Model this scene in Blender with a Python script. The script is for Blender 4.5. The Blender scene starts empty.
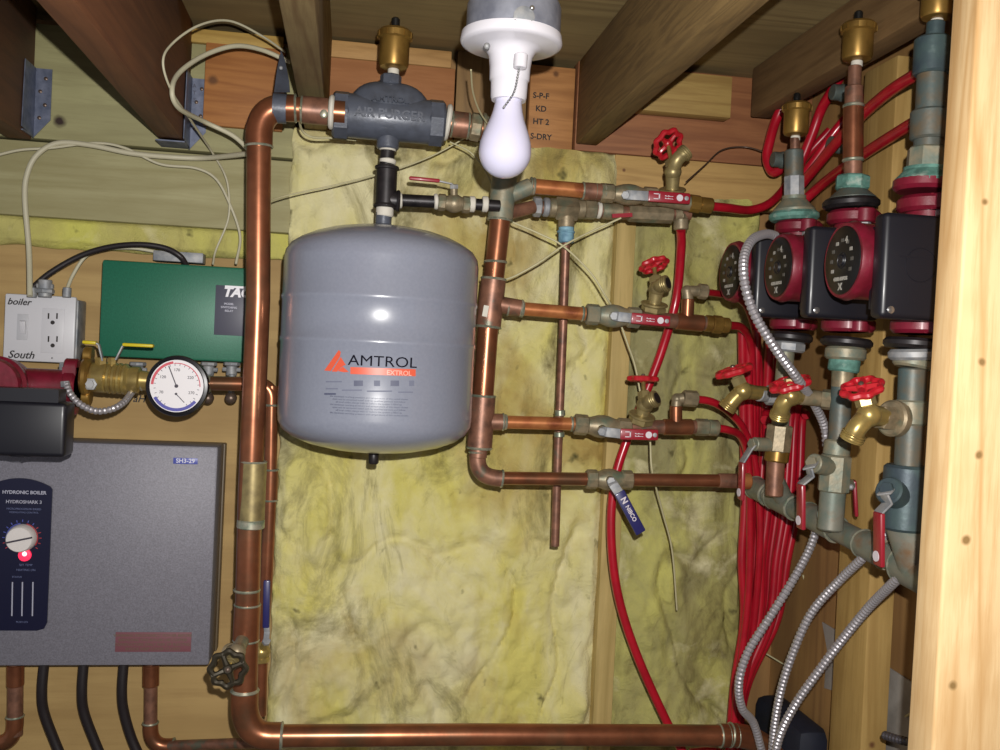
import bpy, bmesh, math, random
from mathutils import Vector, Matrix, noise
random.seed(7)
V = Vector
SC = bpy.context.scene
COL = SC.collection

# ------------------------------------------------------------------ camera
F = 950.0
CAM = V((0, 0, 1.5))
def _cam():
    n = V((-150, 22, -F)).normalized()
    r = 0.045
    u = V((math.sin(r), math.cos(r), 0)); u = (u - n * u.dot(n)).normalized()
    x = n.cross(u)
    return Matrix((x, n, u))
R3 = _cam()
def P(px, py, Y):
    """point of the place seen at photo position px,py at distance Y in front of the camera plane"""
    d = R3 @ V((px - 500, 375 - py, -F))
    return CAM + d * (Y / d.y)
cd = bpy.data.cameras.new('camera'); cam = bpy.data.objects.new('camera', cd); COL.objects.link(cam)
cam.matrix_world = Matrix.Translation(CAM) @ R3.to_4x4()
cd.sensor_width = 36; cd.lens = F / 1000 * 36; cd.clip_start = 0.02
SC.camera = cam

# ------------------------------------------------------------------ materials
def srgb(c):
    if isinstance(c, str):
        c = [int(c[i:i+2], 16) / 255 for i in (0, 2, 4)]
    return tuple((x / 12.92 if x <= .04045 else ((x + .055) / 1.055) ** 2.4) for x in c) + (1,)
MATS = {}
def _nt(name):
    m = bpy.data.materials.new(name); m.use_nodes = True
    nt = m.node_tree; b = nt.nodes['Principled BSDF']
    return m, nt, b
def N(nt, t, **kw):
    n = nt.nodes.new(t)
    for k, v in kw.items():
        if k.startswith('i_'):
            n.inputs[k[2:]].default_value = v
        else:
            setattr(n, k, v)
    return n
def ramp(nt, src, lo, hi):
    r = N(nt, 'ShaderNodeMapRange'); r.inputs['From Min'].default_value = lo; r.inputs['From Max'].default_value = hi
    nt.links.new(src, r.inputs['Value']); return r.outputs['Result']
def mix(nt, fac, a, b):
    m = N(nt, 'ShaderNodeMix', data_type='RGBA')
    if isinstance(fac, float): m.inputs[0].default_value = fac
    else: nt.links.new(fac, m.inputs[0])
    for i, s in ((6, a), (7, b)):
        if isinstance(s, tuple): m.inputs[i].default_value = s
        else: nt.links.new(s, m.inputs[i])
    return m.outputs[2]
def coords(nt, scale=(1, 1, 1), loc=(0, 0, 0)):
    tc = N(nt, 'ShaderNodeTexCoord'); mp = N(nt, 'ShaderNodeMapping')
    mp.inputs['Scale'].default_value = scale; mp.inputs['Location'].default_value = loc
    nt.links.new(tc.outputs['Object'], mp.inputs['Vector']); return mp.outputs['Vector']
def noi(nt, vec, scale, detail=4, rough=.55, dist=0):
    n = N(nt, 'ShaderNodeTexNoise'); n.inputs['Scale'].default_value = scale; n.inputs['Detail'].default_value = detail
    n.inputs['Roughness'].default_value = rough; n.inputs['Distortion'].default_value = dist
    nt.links.new(vec, n.inputs['Vector']); return n.outputs['Fac']
def bump(nt, b, h, strength, dist=.002):
    bp = N(nt, 'ShaderNodeBump'); bp.inputs['Strength'].default_value = strength; bp.inputs['Distance'].default_value = dist
    nt.links.new(h, bp.inputs['Height']); nt.links.new(bp.outputs['Normal'], b.inputs['Normal'])
def mat(name, c, rough=.5, metal=0, c2=None, sc=40, lo=.4, hi=.65, c3=None, sc3=15, lo3=.5, hi3=.62, bmp=0, bsc=200, coat=0, spec=None, stretch=(1, 1, 1), bd=.001):
    m, nt, b = _nt(name)
    b.inputs['Roughness'].default_value = rough; b.inputs['Metallic'].default_value = metal
    if coat: b.inputs['Coat Weight'].default_value = coat; b.inputs['Coat Roughness'].default_value = .15
    if spec is not None: b.inputs['Specular IOR Level'].default_value = spec
    col = srgb(c)
    if c2 or c3 or bmp: vec = coords(nt, stretch)
    if c2: col = mix(nt, ramp(nt, noi(nt, vec, sc), lo, hi), col, srgb(c2))
    if c3: col = mix(nt, ramp(nt, noi(nt, vec, sc3, 5, .6), lo3, hi3), col, srgb(c3))
    if isinstance(col, tuple): b.inputs['Base Color'].default_value = col
    else: nt.links.new(col, b.inputs['Base Color'])
    if bmp: bump(nt, b, noi(nt, vec, bsc, 3), bmp, bd)
    MATS[name] = m; return m
def wood(name, c, c2, axis=0, fine=90, knots=(), rough=.7, cdark='6b4526', contrast=(.35, .7), rings=26):
    """grain runs along axis (0 x, 1 y, 2 z); knots = (local point, radius)"""
    m, nt, b = _nt(name); b.inputs['Roughness'].default_value = rough
    s = [1, 1, 1]; s[axis] = .07
    vec = coords(nt, tuple(s), (random.random() * 3, random.random() * 3, random.random() * 3))
    a = noi(nt, vec, rings, 2, .4, .6)
    w = N(nt, 'ShaderNodeMath', operation='MULTIPLY'); nt.links.new(a, w.inputs[0]); w.inputs[1].default_value = 9
    fr = N(nt, 'ShaderNodeMath', operation='PINGPONG'); nt.links.new(w.outputs[0], fr.inputs[0]); fr.inputs[1].default_value = 1
    g = noi(nt, vec, fine * 2, 4, .7)
    col = mix(nt, ramp(nt, fr.outputs[0], contrast[0], 1.3), srgb(c), srgb(c2))
    col = mix(nt, ramp(nt, g, .45, .95), col, srgb(c2))
    v0 = coords(nt)
    blot = noi(nt, v0, 7, 3)
    col = mix(nt, ramp(nt, blot, .45, 1.0), col, srgb(c2))
    if knots:
        dn = N(nt, 'ShaderNodeTexNoise'); dn.inputs['Scale'].default_value = 60; nt.links.new(v0, dn.inputs['Vector'])
        for kp, kr in knots:
            d = N(nt, 'ShaderNodeVectorMath', operation='DISTANCE'); nt.links.new(v0, d.inputs[0]); d.inputs[1].default_value = kp
            ad = N(nt, 'ShaderNodeMath', operation='MULTIPLY_ADD'); nt.links.new(dn.outputs['Fac'], ad.inputs[0]); ad.inputs[1].default_value = kr * .9
            nt.links.new(d.outputs['Value'], ad.inputs[2])
            col = mix(nt, ramp(nt, ad.outputs[0], kr * 1.6, kr * .9), col, srgb(cdark))
    nt.links.new(col, b.inputs['Base Color'])
    bump(nt, b, g, .25, .001)
    MATS[name] = m; return m
def glow(name, c, e, s):
    m, nt, b = _nt(name); b.inputs['Base Color'].default_value = srgb(c)
    b.inputs['Emission Color'].default_value = srgb(e); b.inputs['Emission Strength'].default_value = s
    MATS[name] = m; return m

mat('copper', '9c6244', .3, .7, '7e4c34', 30, .35, .7, '6e5640', 14, .5, .75, bmp=.08, bsc=60)
mat('copper_bright', 'c4804e', .32, .5, 'a8643c', 40, .4, .7, '7a4028', 20, .6, .75)
mat('copper_dull', '8e6450', .42, .4, '5c4034', 50, .4, .7, '58705f', 25, .58, .75, bmp=.1)
mat('solder', 'b4b09c', .35, .6, '7c8a78', 90)
mat('bronze', '93846a', .45, .4, '6c634e', 70, .4, .7, '6a7a68', 30, .55, .75, bmp=.3, bsc=150)
mat('bronze_green', '8a826c', .5, .25, '6c766a', 60, .4, .65, '948468', 25, .55, .75, bmp=.35, bsc=160)
mat('brass', 'b09a5c', .3, .6, '927c4c', 60, .4, .7)
mat('brass_old', '9e8e60', .4, .5, '7c6e4c', 60, .4, .7)
mat('brass_cap', '97763a', .36, .65, '7a5c2c', 40, .4, .7)
mat('verdigris', '5f8c80', .7, .1, '44685e', 90, .4, .65, '9aa89c', 60, .55, .7, bmp=.3)
mat('teal_pipe', '585c56', .5, .25, '6a5c48', 45, .42, .65, '466064', 20, .45, .7, bmp=.2)
mat('manifold', '807e72', .5, .25, '6a746a', 40, .4, .65, '7c6248', 18, .58, .72, bmp=.15)
mat('blue_grey_elbow', '3e4a52', .45, .3, '4e6260', 30, .4, .7, '7c8c8a', 22, .6, .75, bmp=.2)
mat('black_iron', '2e2a2c', .42, .4, '1c1a1c', 60)
mat('tape_white', 'c9c4b8', .7)
mat('cast_grey', '525763', .4, .1, '484c56', 60, bmp=.25, bsc=220, coat=.15)
mat('tank_paint', '848896', .3, 0, '7e8290', 260, .3, .7, coat=.5)
mat('tank_text', '4e5268', .5); mat('logo_orange', 'd4573a', .4); mat('logo_black', '14141e', .8, spec=.1)
mat('tank_mark', '6a6e80', .7); mat('logo_pale', 'e0a090', .4)
mat('boiler_grey', '82808a', .5, .1, '6a6870', 500, .3, .7, bmp=.25, bsc=500)
mat('boiler_side', '6a5c48', .5); mat('boiler_flange', '6f5a34', .6)
mat('navy_panel', '141530', .3); mat('panel_white', 'a8a8b8', .5); mat('panel_dim', '60688c', .5); mat('panel_red', 'a83038', .5)
mat('knob_white', 'dcd6d2', .4)
mat('sticker_blue', '5058a8', .4); mat('sticker_white', 'd8d8e8', .5); mat('sticker_red', '76464e', .6); mat('sticker_redtext', '8e5258', .6)
mat('green_box', '1f6a50', .45, .1, '1a6048', 300, .3, .7, bmp=.2, bsc=500)
mat('label_slate', '4c4c5a', .45); mat('white', 'e8e6ec', .45); mat('outlet_white', 'c9c8cc', .4); mat('outlet_line', 'b6b6ba', .5)
mat('ink', '201c1c', .6); mat('socket_black', '1c1412', .6)
mat('galv', 'a2a2a2', .6, .4, '80848a', 60); mat('hanger_galv', '7c8296', .45, .5, '5c6478', 60, .35, .65)
mat('box_galv', '9a9eac', .38, .45, '7c808e', 40, .4, .7)
mat('chrome', 'c8c8c8', .2, .9)
mat('porcelain', 'cfcdd4', .25, coat=.4); mat('bulb_glass', 'c8c6dc', .22, coat=.5)
mat('yellow_grip', 'c8b41e', .4); mat('red_grip', '8e1a2a', .4, coat=.2); mat('blue_grip', '24245c', .4, coat=.3); mat('grip_white', 'cfc6cc', .5)
mat('red_wheel', 'b01a26', .4, coat=.3); mat('dark_wheel', '3a3428', .35, .5)
mat('pex', 'ac1226', .3, 0, '9a1022', 30, coat=.3)
mat('pump_red', '74142a', .45, .05, '62101f', 50, bmp=.25, bsc=180, coat=.15)
mat('pump_black', '14141c', .42, coat=.08); mat('pump_face', '141414', .35); mat('pump_mark', '9a968e', .5); mat('pump_dim', '55524c', .6)
mat('gauge_black', '141218', .3); mat('gauge_white', 'e2dee0', .4); mat('gauge_red', 'c8505c', .5); mat('gauge_blue', '5050a0', .5); mat('needle', '3a3440', .5)
mat('conduit', 'a8a4a8', .38, .55)
mat('conduit_dark', '605c62', .4, .7)
mat('wire_white', 'bcb69c', .5); mat('wire_thin', 'b9b28c', .6); mat('cable_black', '241e20', .45)
mat('steel_plug', '6a5a50', .4, .6)
mat('light_blue_paint', '7ba4b6', .6, .1, '4a7088', 60)
mat('concrete', '6c6862', .85, c2='5c5852', sc=8, bmp=.3, bsc=60)
mat('paper', '9a948c', .8, c2='847e76', sc=20)
mat('dark_blue_bag', '1c2030', .7, c2='141824', sc=20)
mat('dark_timber', '2a211c', .8, c2='1c1612', sc=20)
glow('red_lamp', 'e03050', 'ff2850', 1.0)
glow('red_lamp_core', 'ffd0d8', 'ffc0cc', 2)

def insul_mat(name, cy, cg, cb, seed):
    m, nt, b = _nt(name); b.inputs['Roughness'].default_value = .95
    b.inputs['Specular IOR Level'].default_value = .1
    v = coords(nt, (1, 1, 1), (seed, seed * 2, seed * 3))
    vs = coords(nt, (1, 1, .45), (seed + 5, 0, seed))
    col = mix(nt, ramp(nt, noi(nt, vs, 6, 6, .6, .8), .38, .6), srgb(cy), srgb(cg))
    col = mix(nt, ramp(nt, noi(nt, v, 3.3, 5, .6, .5), .5, .68), col, srgb(cb))
    col = mix(nt, ramp(nt, noi(nt, vs, 8.5, 8, .7, .9), .51, .7), col, srgb('7c7248'))
    col = mix(nt, ramp(nt, noi(nt, v, 9, 6, .6, .4), .58, .78), col, srgb('e2dab0'))
    col = mix(nt, ramp(nt, noi(nt, v, 22, 3, .5), .68, .76), col, srgb('5f5a38'))
    nt.links.new(col, b.inputs['Base Color'])
    f = noi(nt, v, 26, 10, .75, 1.2); bump(nt, b, f, .7, .008)
    MATS[name] = m
insul_mat('insul_a', 'd6cc74', 'e0d8ac', 'ae9658', 1.3)
insul_mat('insul_b', 'c4bf6e', '9a9468', '948a62', 7.1)
insul_mat('insul_c', 'ccc868', 'beb670', 'b4a868', 3.7)

# ------------------------------------------------------------------ mesh builder
def frame(a):
    a = a.normalized(); h = V((0, 0, 1)) if abs(a.z) < .9 else V((1, 0, 0))
    x = h.cross(a).normalized(); return x, a.cross(x)
class MB:
    def __init__(s): s.bm = bmesh.new()
    def rings(s, cs, fr, rs, seg, cap=True, ph=0.0):
        prev = None; first = None
        for c, (x, y), r in zip(cs, fr, rs):
            r = max(r, 1e-5)
            ring = [s.bm.verts.new(c + x * (r * math.cos(2 * math.pi * (k + ph) / seg)) + y * (r * math.sin(2 * math.pi * (k + ph) / seg))) for k in range(seg)]
            if prev:
                for k in range(seg): s.bm.faces.new((prev[k], prev[(k + 1) % seg], ring[(k + 1) % seg], ring[k]))
            else: first = ring
            prev = ring
        if cap:
            s.bm.faces.new(first[::-1]); s.bm.faces.new(prev)
        return s
    def tube(s, pts, r, seg=16, cap=True, up=None):
        pts = [V(p) for p in pts]; n = len(pts)
        rs = r if isinstance(r, (list, tuple)) else [r] * n
        tan = [(pts[min(i + 1, n - 1)] - pts[max(i - 1, 0)]).normalized() for i in range(n)]
        x, y = frame(tan[0]); fr = []
        for i in range(n):
            if i:
                q = tan[i - 1].rotation_difference(tan[i]); x = q @ x; y = q @ y
            fr.append((x, y))
        return s.rings(pts, fr, rs, seg, cap)
    def lathe(s, o, a, prof, seg=28, ph=0.0):
        a = a.normalized(); fr = frame(a)
        return s.rings([o + a * h for h, r in prof], [fr] * len(prof), [r for h, r in prof], seg, True, ph)
    def cyl(s, a, b, r, seg=24, bev=None):
        d = b - a; L = d.length; e = min(bev if bev is not None else r * .12, L * .3)
        return s.lathe(a, d, [(0, r - e), (e, r), (L - e, r), (L, r - e)], seg)
    def hex(s, a, b, r, seg=6):
        d = b - a; L = d.length; e = min(r * .1, L * .2)
        return s.lathe(a, d, [(0, r * .9), (e, r), (L - e, r), (L, r * .9)], seg)
    def box(s, c, x, y, z, sx, sy, sz, bev=0, seg=2):
        x, y, z = x.normalized(), y.normalized(), z.normalized()
        vs = [s.bm.verts.new(c + x * (i * sx / 2) + y * (j * sy / 2) + z * (k * sz / 2)) for i in (-1, 1) for j in (-1, 1) for k in (-1, 1)]
        fs = [s.bm.faces.new([vs[q] for q in f]) for f in ((0, 1, 3, 2), (4, 6, 7, 5), (0, 4, 5, 1), (2, 3, 7, 6), (0, 2, 6, 4), (1, 5, 7, 3))]
        if bev:
            es = list({e for f in fs for e in f.edges})
            bmesh.ops.bevel(s.bm, geom=es, offset=bev, segments=seg, profile=.5, affect='EDGES')
        return s
    def abox(s, x0, x1, y0, y1, z0, z1, bev=0):
        return s.box(V(((x0 + x1) / 2, (y0 + y1) / 2, (z0 + z1) / 2)), V((1, 0, 0)), V((0, 1, 0)), V((0, 0, 1)), abs(x1 - x0), abs(y1 - y0), abs(z1 - z0), bev)
    def bar(s, a, b, w, wd, t, bev=0):
        d = b - a; wd = (wd - d.normalized() * wd.dot(d.normalized())).normalized(); nn = d.normalized().cross(wd)
        return s.box((a + b) / 2, d, wd, nn, d.length, w, t, bev)
    def prism(s, pts, d):
        """pts = 3-D outline, d = thickness vector"""
        a = [s.bm.verts.new(p) for p in pts]; b = [s.bm.verts.new(p + d) for p in pts]; n = len(pts)
        s.bm.faces.new(a[::-1]); s.bm.faces.new(b)
        for i in range(n): s.bm.faces.new((a[i], a[(i + 1) % n], b[(i + 1) % n], b[i]))
        return s
    def torus(s, c, a, R, r, seg=32, rs=8, lob=0, lobn=8, a0=0, a1=2 * math.pi):
        x, y = frame(a); full = abs(a1 - a0 - 2 * math.pi) < 1e-4
        pts = []; n = seg
        prev = None; first = None
        for i in range(n if full else n + 1):
            t = a0 + (a1 - a0) * i / n; RR = R * (1 + lob * math.cos(lobn * t)); rad = x * math.cos(t) + y * math.sin(t)
            ring = [s.bm.verts.new(c + rad * (RR + r * math.cos(2 * math.pi * k / rs)) + a.normalized() * (r * math.sin(2 * math.pi * k / rs))) for k in range(rs)]
            if prev:
                for k in range(rs): s.bm.faces.new((prev[k], prev[(k + 1) % rs], ring[(k + 1) % rs], ring[k]))
            else: first = ring
            prev = ring
        if full:
            for k in range(rs): s.bm.faces.new((prev[k], prev[(k + 1) % rs], first[(k + 1) % rs], first[k]))
        else: s.bm.faces.new(first[::-1]); s.bm.faces.new(prev)
        return s
    def ball(s, c, r, seg=16, sz=(1, 1, 1)):
        m = Matrix.Translation(c) @ Matrix.Diagonal((r * sz[0], r * sz[1], r * sz[2], 1))
        bmesh.ops.create_uvsphere(s.bm, u_segments=seg, v_segments=seg // 2 + 2, radius=1, matrix=m); return s
    def mesh(s, name, loc=V((0, 0, 0)), ang=.7):
        bmesh.ops.recalc_face_normals(s.bm, faces=s.bm.faces[:])
        bmesh.ops.translate(s.bm, verts=s.bm.verts[:], vec=-loc)
        me = bpy.data.meshes.new(name); s.bm.to_mesh(me); s.bm.free()
        me.shade_smooth(); me.set_sharp_from_angle(angle=ang)
        return me
def spl(pts, n=10):
    pts = [V(p) for p in pts]; q = [pts[0] * 2 - pts[1]] + pts + [pts[-1] * 2 - pts[-2]]; out = []
    for i in range(1, len(q) - 2):
        for k in range(n):
            t = k / n; a, b, c, d = q[i - 1:i + 3]
            out.append(.5 * ((2 * b) + (c - a) * t + (2 * a - 5 * b + 4 * c - d) * t * t + (3 * b - a - 3 * c + d) * t ** 3))
    out.append(pts[-1]); return out
def even(pts, step):
    out = [pts[0]]; acc = 0
    for a, b in zip(pts, pts[1:]):
        L = (b - a).length
        while acc + L >= step:
            f = (step - acc) / L; a = a.lerp(b, f); out.append(a); L = (b - a).length; acc = 0
        acc += L
    out.append(pts[-1]); return out
def PS(lst, Y=None):
    return [P(*p) if len(p) == 3 else P(p[0], p[1], Y) for p in lst]

# ------------------------------------------------------------------ object helpers
def root(name, label, cat, loc, group=None):
    o = bpy.data.objects.new(name, None); COL.objects.link(o); o.location = loc; o.empty_display_size = .02
    o['label'] = label; o['category'] = cat
    if group: o['group'] = group
    return o
def origin(o):
    l = V(o.location)
    while o.parent: o = o.parent; l += V(o.location)
    return l
def part(par, name, mb, m, label=None, ang=.7, stuff=False):
    me = mb.mesh(name, origin(par), ang); me.materials.append(MATS[m])
    o = bpy.data.objects.new(name, me); COL.objects.link(o); o.parent = par
    if label: o['label'] = label
    if stuff: o['kind'] = 'stuff'
    return o
def single(name, mb, m, label, cat, loc, group=None, ang=.7):
    me = mb.mesh(name, loc, ang); me.materials.append(MATS[m])
    o = bpy.data.objects.new(name, me); COL.objects.link(o); o.location = loc
    o['label'] = label; o['category'] = cat
    if group: o['group'] = group
    return o
def struct(name, mb, m, loc=V((0, 0, 0))):
    me = mb.mesh(name, loc); me.materials.append(MATS[m])
    o = bpy.data.objects.new(name, me); COL.objects.link(o); o.location = loc; o['kind'] = 'structure'; return o
def text(par, name, body, size, o, xd, nrm, m, align='CENTER', ext=.0003, bold=0, bend=None, sx=1.0, shear=0):
    """lettering lying on a surface; bend = (axis point, radius) wraps it on an upright cylinder"""
    cu = bpy.data.curves.new(name, 'FONT'); cu.body = body; cu.size = size; cu.align_x = align; cu.align_y = 'CENTER'
    cu.extrude = ext; cu.offset = bold; cu.shear = shear; cu.resolution_u = 3
    t = bpy.data.objects.new(name, cu); COL.objects.link(t)
    dg = bpy.context.evaluated_depsgraph_get(); dg.update()
    me = bpy.data.meshes.new_from_object(t.evaluated_get(dg)); bpy.data.objects.remove(t)
    xd = xd.normalized(); nrm = nrm.normalized(); yd = nrm.cross(xd)
    L = origin(par)
    for v in me.vertices:
        c = v.co.copy()
        if bend:
            ax, r = bend; ph = math.atan2(o.x - ax.x, -(o.y - ax.y)) + c.x * sx / r; rr = r + c.z + ext * 1.2
            w = V((ax.x + rr * math.sin(ph), ax.y - rr * math.cos(ph), o.z + c.y))
        else: w = o + xd * (c.x * sx) + yd * c.y + nrm * (c.z + ext * 1.1)
        v.co = w - L
    me.materials.clear(); me.materials.append(MATS[m])
    ob = bpy.data.objects.new(name, me); COL.objects.link(ob); ob.parent = par; return ob
X_, Y_, Z_ = V((1, 0, 0)), V((0, 1, 0)), V((0, 0, 1))
def px(n, Y): return n * Y / F

# ================================================================== SHELL
YW = 1.64
FL = .72                                                # ground of the low mechanical room
CZ = P(400, 35, 1.56).z                                  # underside of the subfloor
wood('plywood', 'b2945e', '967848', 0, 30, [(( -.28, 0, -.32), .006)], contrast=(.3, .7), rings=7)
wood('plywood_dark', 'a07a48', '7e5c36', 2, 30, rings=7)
wood('subfloor_wood', '8e7c54', '6e5c3c', 0, 40, rings=9)
b = MB(); b.abox(-1.3, P(288, 400, YW).x, YW, YW + .02, FL, P(120, 225, YW).z); struct('wall_back', b, 'plywood', V((-.3, YW, 1.2)))
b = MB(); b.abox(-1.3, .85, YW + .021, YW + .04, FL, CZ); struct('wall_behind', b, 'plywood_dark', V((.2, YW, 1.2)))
XR = .80
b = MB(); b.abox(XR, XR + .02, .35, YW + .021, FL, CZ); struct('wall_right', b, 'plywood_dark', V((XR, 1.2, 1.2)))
b = MB(); b.abox(-1.3, XR, -.5, YW + .021, CZ, CZ + .02); struct('ceiling', b, 'subfloor_wood', V((0, 1, CZ)))
b = MB(); b.abox(-1.3, XR, -.8, YW, FL - .02, FL); struct('floor', b, 'concrete')

def timber(name, label, cat, x0, x1, y0, y1, z0, z1, c, c2, axis, group=None, knots=(), bev=.002, **kw):
    loc = V(((x0 + x1) / 2, (y0 + y1) / 2, z0))
    key = name + str(len(MATS))
    wood(key, c, c2, axis, knots=[(tuple(k - loc), r) for k, r in knots], **kw)
    b = MB(); b.abox(x0, x1, y0, y1, z0, z1, bev)
    return single(name, b, key, label, cat, loc, group)
def face_timber(name, label, cat, px0, py0, px1, py1, Y, dep, c, c2, axis, group=None, knots=(), **kw):
    mx, my = (px0 + px1) / 2, (py0 + py1) / 2
    xa, xb = P(px0, my, Y).x, P(px1, my, Y).x; za, zb = P(mx, py1, Y).z, P(mx, py0, Y).z
    return timber(name, label, cat, xa, xb, Y, Y + dep, za, zb, c, c2, axis, group, [(P(kx, ky, Y), r) for kx, ky, r in knots], **kw)

# treated boards on the left above the plywood
face_timber('treated_ledger_board', 'greenish treated lumber board across the left, joists meeting it', 'board', -80, 30, 297, 144, 1.60, .036, 'a09c70', '857f58', 0, knots=[(60, 121, .010)], rings=14, cdark='2e1c14')
face_timber('treated_sill_board', 'greenish treated sill board below the ledger, above the thin insulation strip', 'board', -80, 147, 296, 221, 1.60, .038, 'a29c74', '8a8258', 0, rings=14)
# rim boards between the joists
face_timber('rim_board', 'orange brown rim board between the left joist hanger and next joist', 'board', 204, 45, 284, 128, 1.588, .0115, 'a8703a', '8c5628', 0, knots=[(213, 80, .008)], rings=30)
face_timber('packing_board', 'pale narrow strip on top of the orange board beside the hanger', 'board', 190, 32, 284, 46, 1.588, .0115, 'b4944c', '967636', 0)
face_timber('rim_board', 'orange brown rim board behind the grey air purger', 'board', 318, 62, 454, 146, 1.60, .030, 'a06c42', '88562e', 0, rings=20)
face_timber('packing_board', 'pale strip above the rim board behind the brass vent cap', 'board', 326, 45, 452, 62, 1.60, .036, 'b28a54', '8e6a3a', 0)
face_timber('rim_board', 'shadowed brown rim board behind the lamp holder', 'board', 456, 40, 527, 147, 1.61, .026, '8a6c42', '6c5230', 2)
rs = face_timber('rim_board', 'orange rim board with black grade stamp right of the bulb', 'board', 529, 66, 574, 152, 1.60, .036, 'b07c48', '8e5e32', 0, knots=[(556, 74, .006)])
face_timber('rim_board', 'long reddish brown rim board above the top red wheel valve', 'board', 576, 72, 812, 160, 1.60, .036, '98643e', '7a4a2c', 0, rings=34, contrast=(.2, .6))
face_timber('packing_board', 'pale block fixed high between the two right joists', 'board', 640, 72, 732, 114, 1.565, .03, 'a88c50', '8a6c38', 0, knots=[(656, 91, .004)])
face_timber('top_plate', 'pale flat board behind the top row of valves', 'board', 614, 162, 806, 206, 1.585, .036, 'b8955a', '9a7844', 0, knots=[(624, 170, .0035)])
for i, (t, yy) in enumerate((('S-P-F', 96), ('KD', 109), ('HT 2', 122), ('S-DRY', 137))):
    text(rs, 'grade_stamp', t, .0135, P(541, yy, 1.599), X_, -Y_, 'ink', bold=.0003)

# joists
JG = 'ceiling joists'
def joist(label, pxl, pyb, pxr, c, c2, ym, w=.038, z0=None, ye=.15, **kw):
    xr_ = P(pxr, pyb, ym).x; zb = P(pxr, pyb, ym).z if z0 is None else z0
    timber('ceiling_joist', label, 'joist', xr_ - w, xr_, ye, ym, zb, CZ, c, c2, 1, None, (), .003, **kw)
joist('dark stained joist cut by the left edge of the photo', 0, 140, 32, '70482c', '563a24', 1.598)
joist('dark reddish brown joist sitting in the right galvanized hanger', 155, 146, 188, '845434', '683f28', 1.598)
joist('narrow brown joist end above the copper riser elbow', 285, 132, 328, '8c7850', '6a5030', 1.598, ye=.3)
joist('rough grey brown joist just right of the light bulb', 572, 146, 597, '8e7448', '6a5434', 1.597, rings=60)
joist('brown joist running over the red pipes on the right', 730, 119, 771, '806440', '604628', 1.55)

# joist hangers
def hanger(label, x, y0, y1, Y, xl):
    p = P(x, y1, Y); r = root('joist_hanger', label, 'joist hanger', p)
    za, zb = P(x, y1, Y).z, P(x, y0, Y).z; w = px(15, Y)
    b = MB(); xx = p.x
    b.prism([V((xx, Y, zb)), V((xx + w, Y, zb)), V((xx + w, Y, za + px(14, Y))), V((xx, Y, za - px(4, Y)))], V((0, -.0015, 0)))
    part(r, 'nailing_flange', b, 'hanger_galv')
    b = MB(); b.prism([V((xx, Y, zb)), V((xx, Y - .05, zb)), V((xx, Y - .055, za)), V((xx, Y, za - px(4, Y)))], V((.0015, 0, 0)))
    part(r, 'side_cheek', b, 'hanger_galv')
    b = MB(); b.abox(xx - .042, xx + .0015, Y - .05, Y, za - .005, za - .003); part(r, 'seat', b, 'hanger_galv')
    for k in range(4):
        q = V((xx + w * (.35 if k % 2 else .65), Y - .0015, zb - (zb - za) * (.15 + .2 * k)))
        b = MB(); b.lathe(q, -Y_, [(0, .003), (.001, .003), (.002, .0015)], 12); part(r, 'nail', b, 'steel_plug')
    return r
hanger('small galvanized joist hanger at the upper left corner', 33, 68, 134, 1.598, 0)
h = hanger('galvanized joist hanger with stamped letters under the loose white cables', 189, 78, 146, 1.598, 0)
for k, ch in enumerate('ATS'):
    text(h, 'stamped_letter', ch, .009, P(194.5, 86 + k * 7, 1.594), X_, -Y_, 'label_slate')

# ------------------------------------------------------------------ insulation
def batt(name, label, pts_px, Yf, dep, m, amp, seed, nx, nz, group=None):
    (x0, y0, x1, y1) = pts_px
    mx, my = (x0 + x1) / 2, (y0 + y1) / 2
    xa, xb = P(x0, my, Yf).x, P(x1, my, Yf).x; za, zb = P(mx, y1, Yf).z, P(mx, y0, Yf).z
    loc = V(((xa + xb) / 2, Yf + dep, za)); bm = bmesh.new(); g = []
    for j in range(nz + 1):
        row = []
        for i in range(nx + 1):
            u, v = i / nx, j / nz; x = xa + (xb - xa) * u; z = za + (zb - za) * v
            p = V((x * 7 + seed, seed * 1.7, z * 5)); n1 = noise.fractal(p, 1.0, 2.1, 4)
            q = V((x * 26 + seed, 3.1, z * 20)); n2 = noise.fractal(q, .8, 2.2, 5)
            e = min(u, 1 - u, v, 1 - v) * min(nx, nz) / 3.0; e = min(1, e) if True else 1
            rid = abs(noise.noise(V((x * 9 + seed * 3, 9, z * 6))))
            y = Yf - amp * (n1 * .8 + n2 * .33 - max(0, .12 - rid) * 4.0) * (.3 + .7 * e) + (1 - e) * .012
            wob = .004 * noise.noise(V((z * 30, x * 30, seed)))
            row.append(bm.verts.new((x + (wob if i in (0, nx) else 0), y, z + (wob if j in (0, nz) else 0))))
        g.append(row)
    for j in range(nz):
        for i in range(nx): bm.faces.new((g[j][i], g[j][i + 1], g[j + 1][i + 1], g[j + 1][i]))
    rim = [g[0][i] for i in range(nx + 1)] + [g[j][nx] for j in range(1, nz + 1)] + [g[nz][i] for i in range(nx - 1, -1, -1)] + [g[j][0] for j in range(nz - 1, 0, -1)]
    bk = [bm.verts.new((v.co.x, Yf + dep, v.co.z)) for v in rim]; n = len(rim)
    for i in range(n): bm.faces.new((rim[i], rim[(i + 1) % n], bk[(i + 1) % n], bk[i]))
    b = MB(); b.bm.free(); b.bm = bm
    return single(name, b, m, label, 'insulation', loc, group, 1.2)
batt('insulation_batt', 'wide yellow fibreglass batt behind the grey tank', (277, 138, 604, 830), 1.575, .05, 'insul_a', .021, 2.2, 110, 230)
batt('insulation_batt', 'narrower dirty yellow fibreglass batt behind the red tubing', (622, 194, 748, 830), 1.575, .05, 'insul_b', .021, 5.9, 50, 210)
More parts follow.
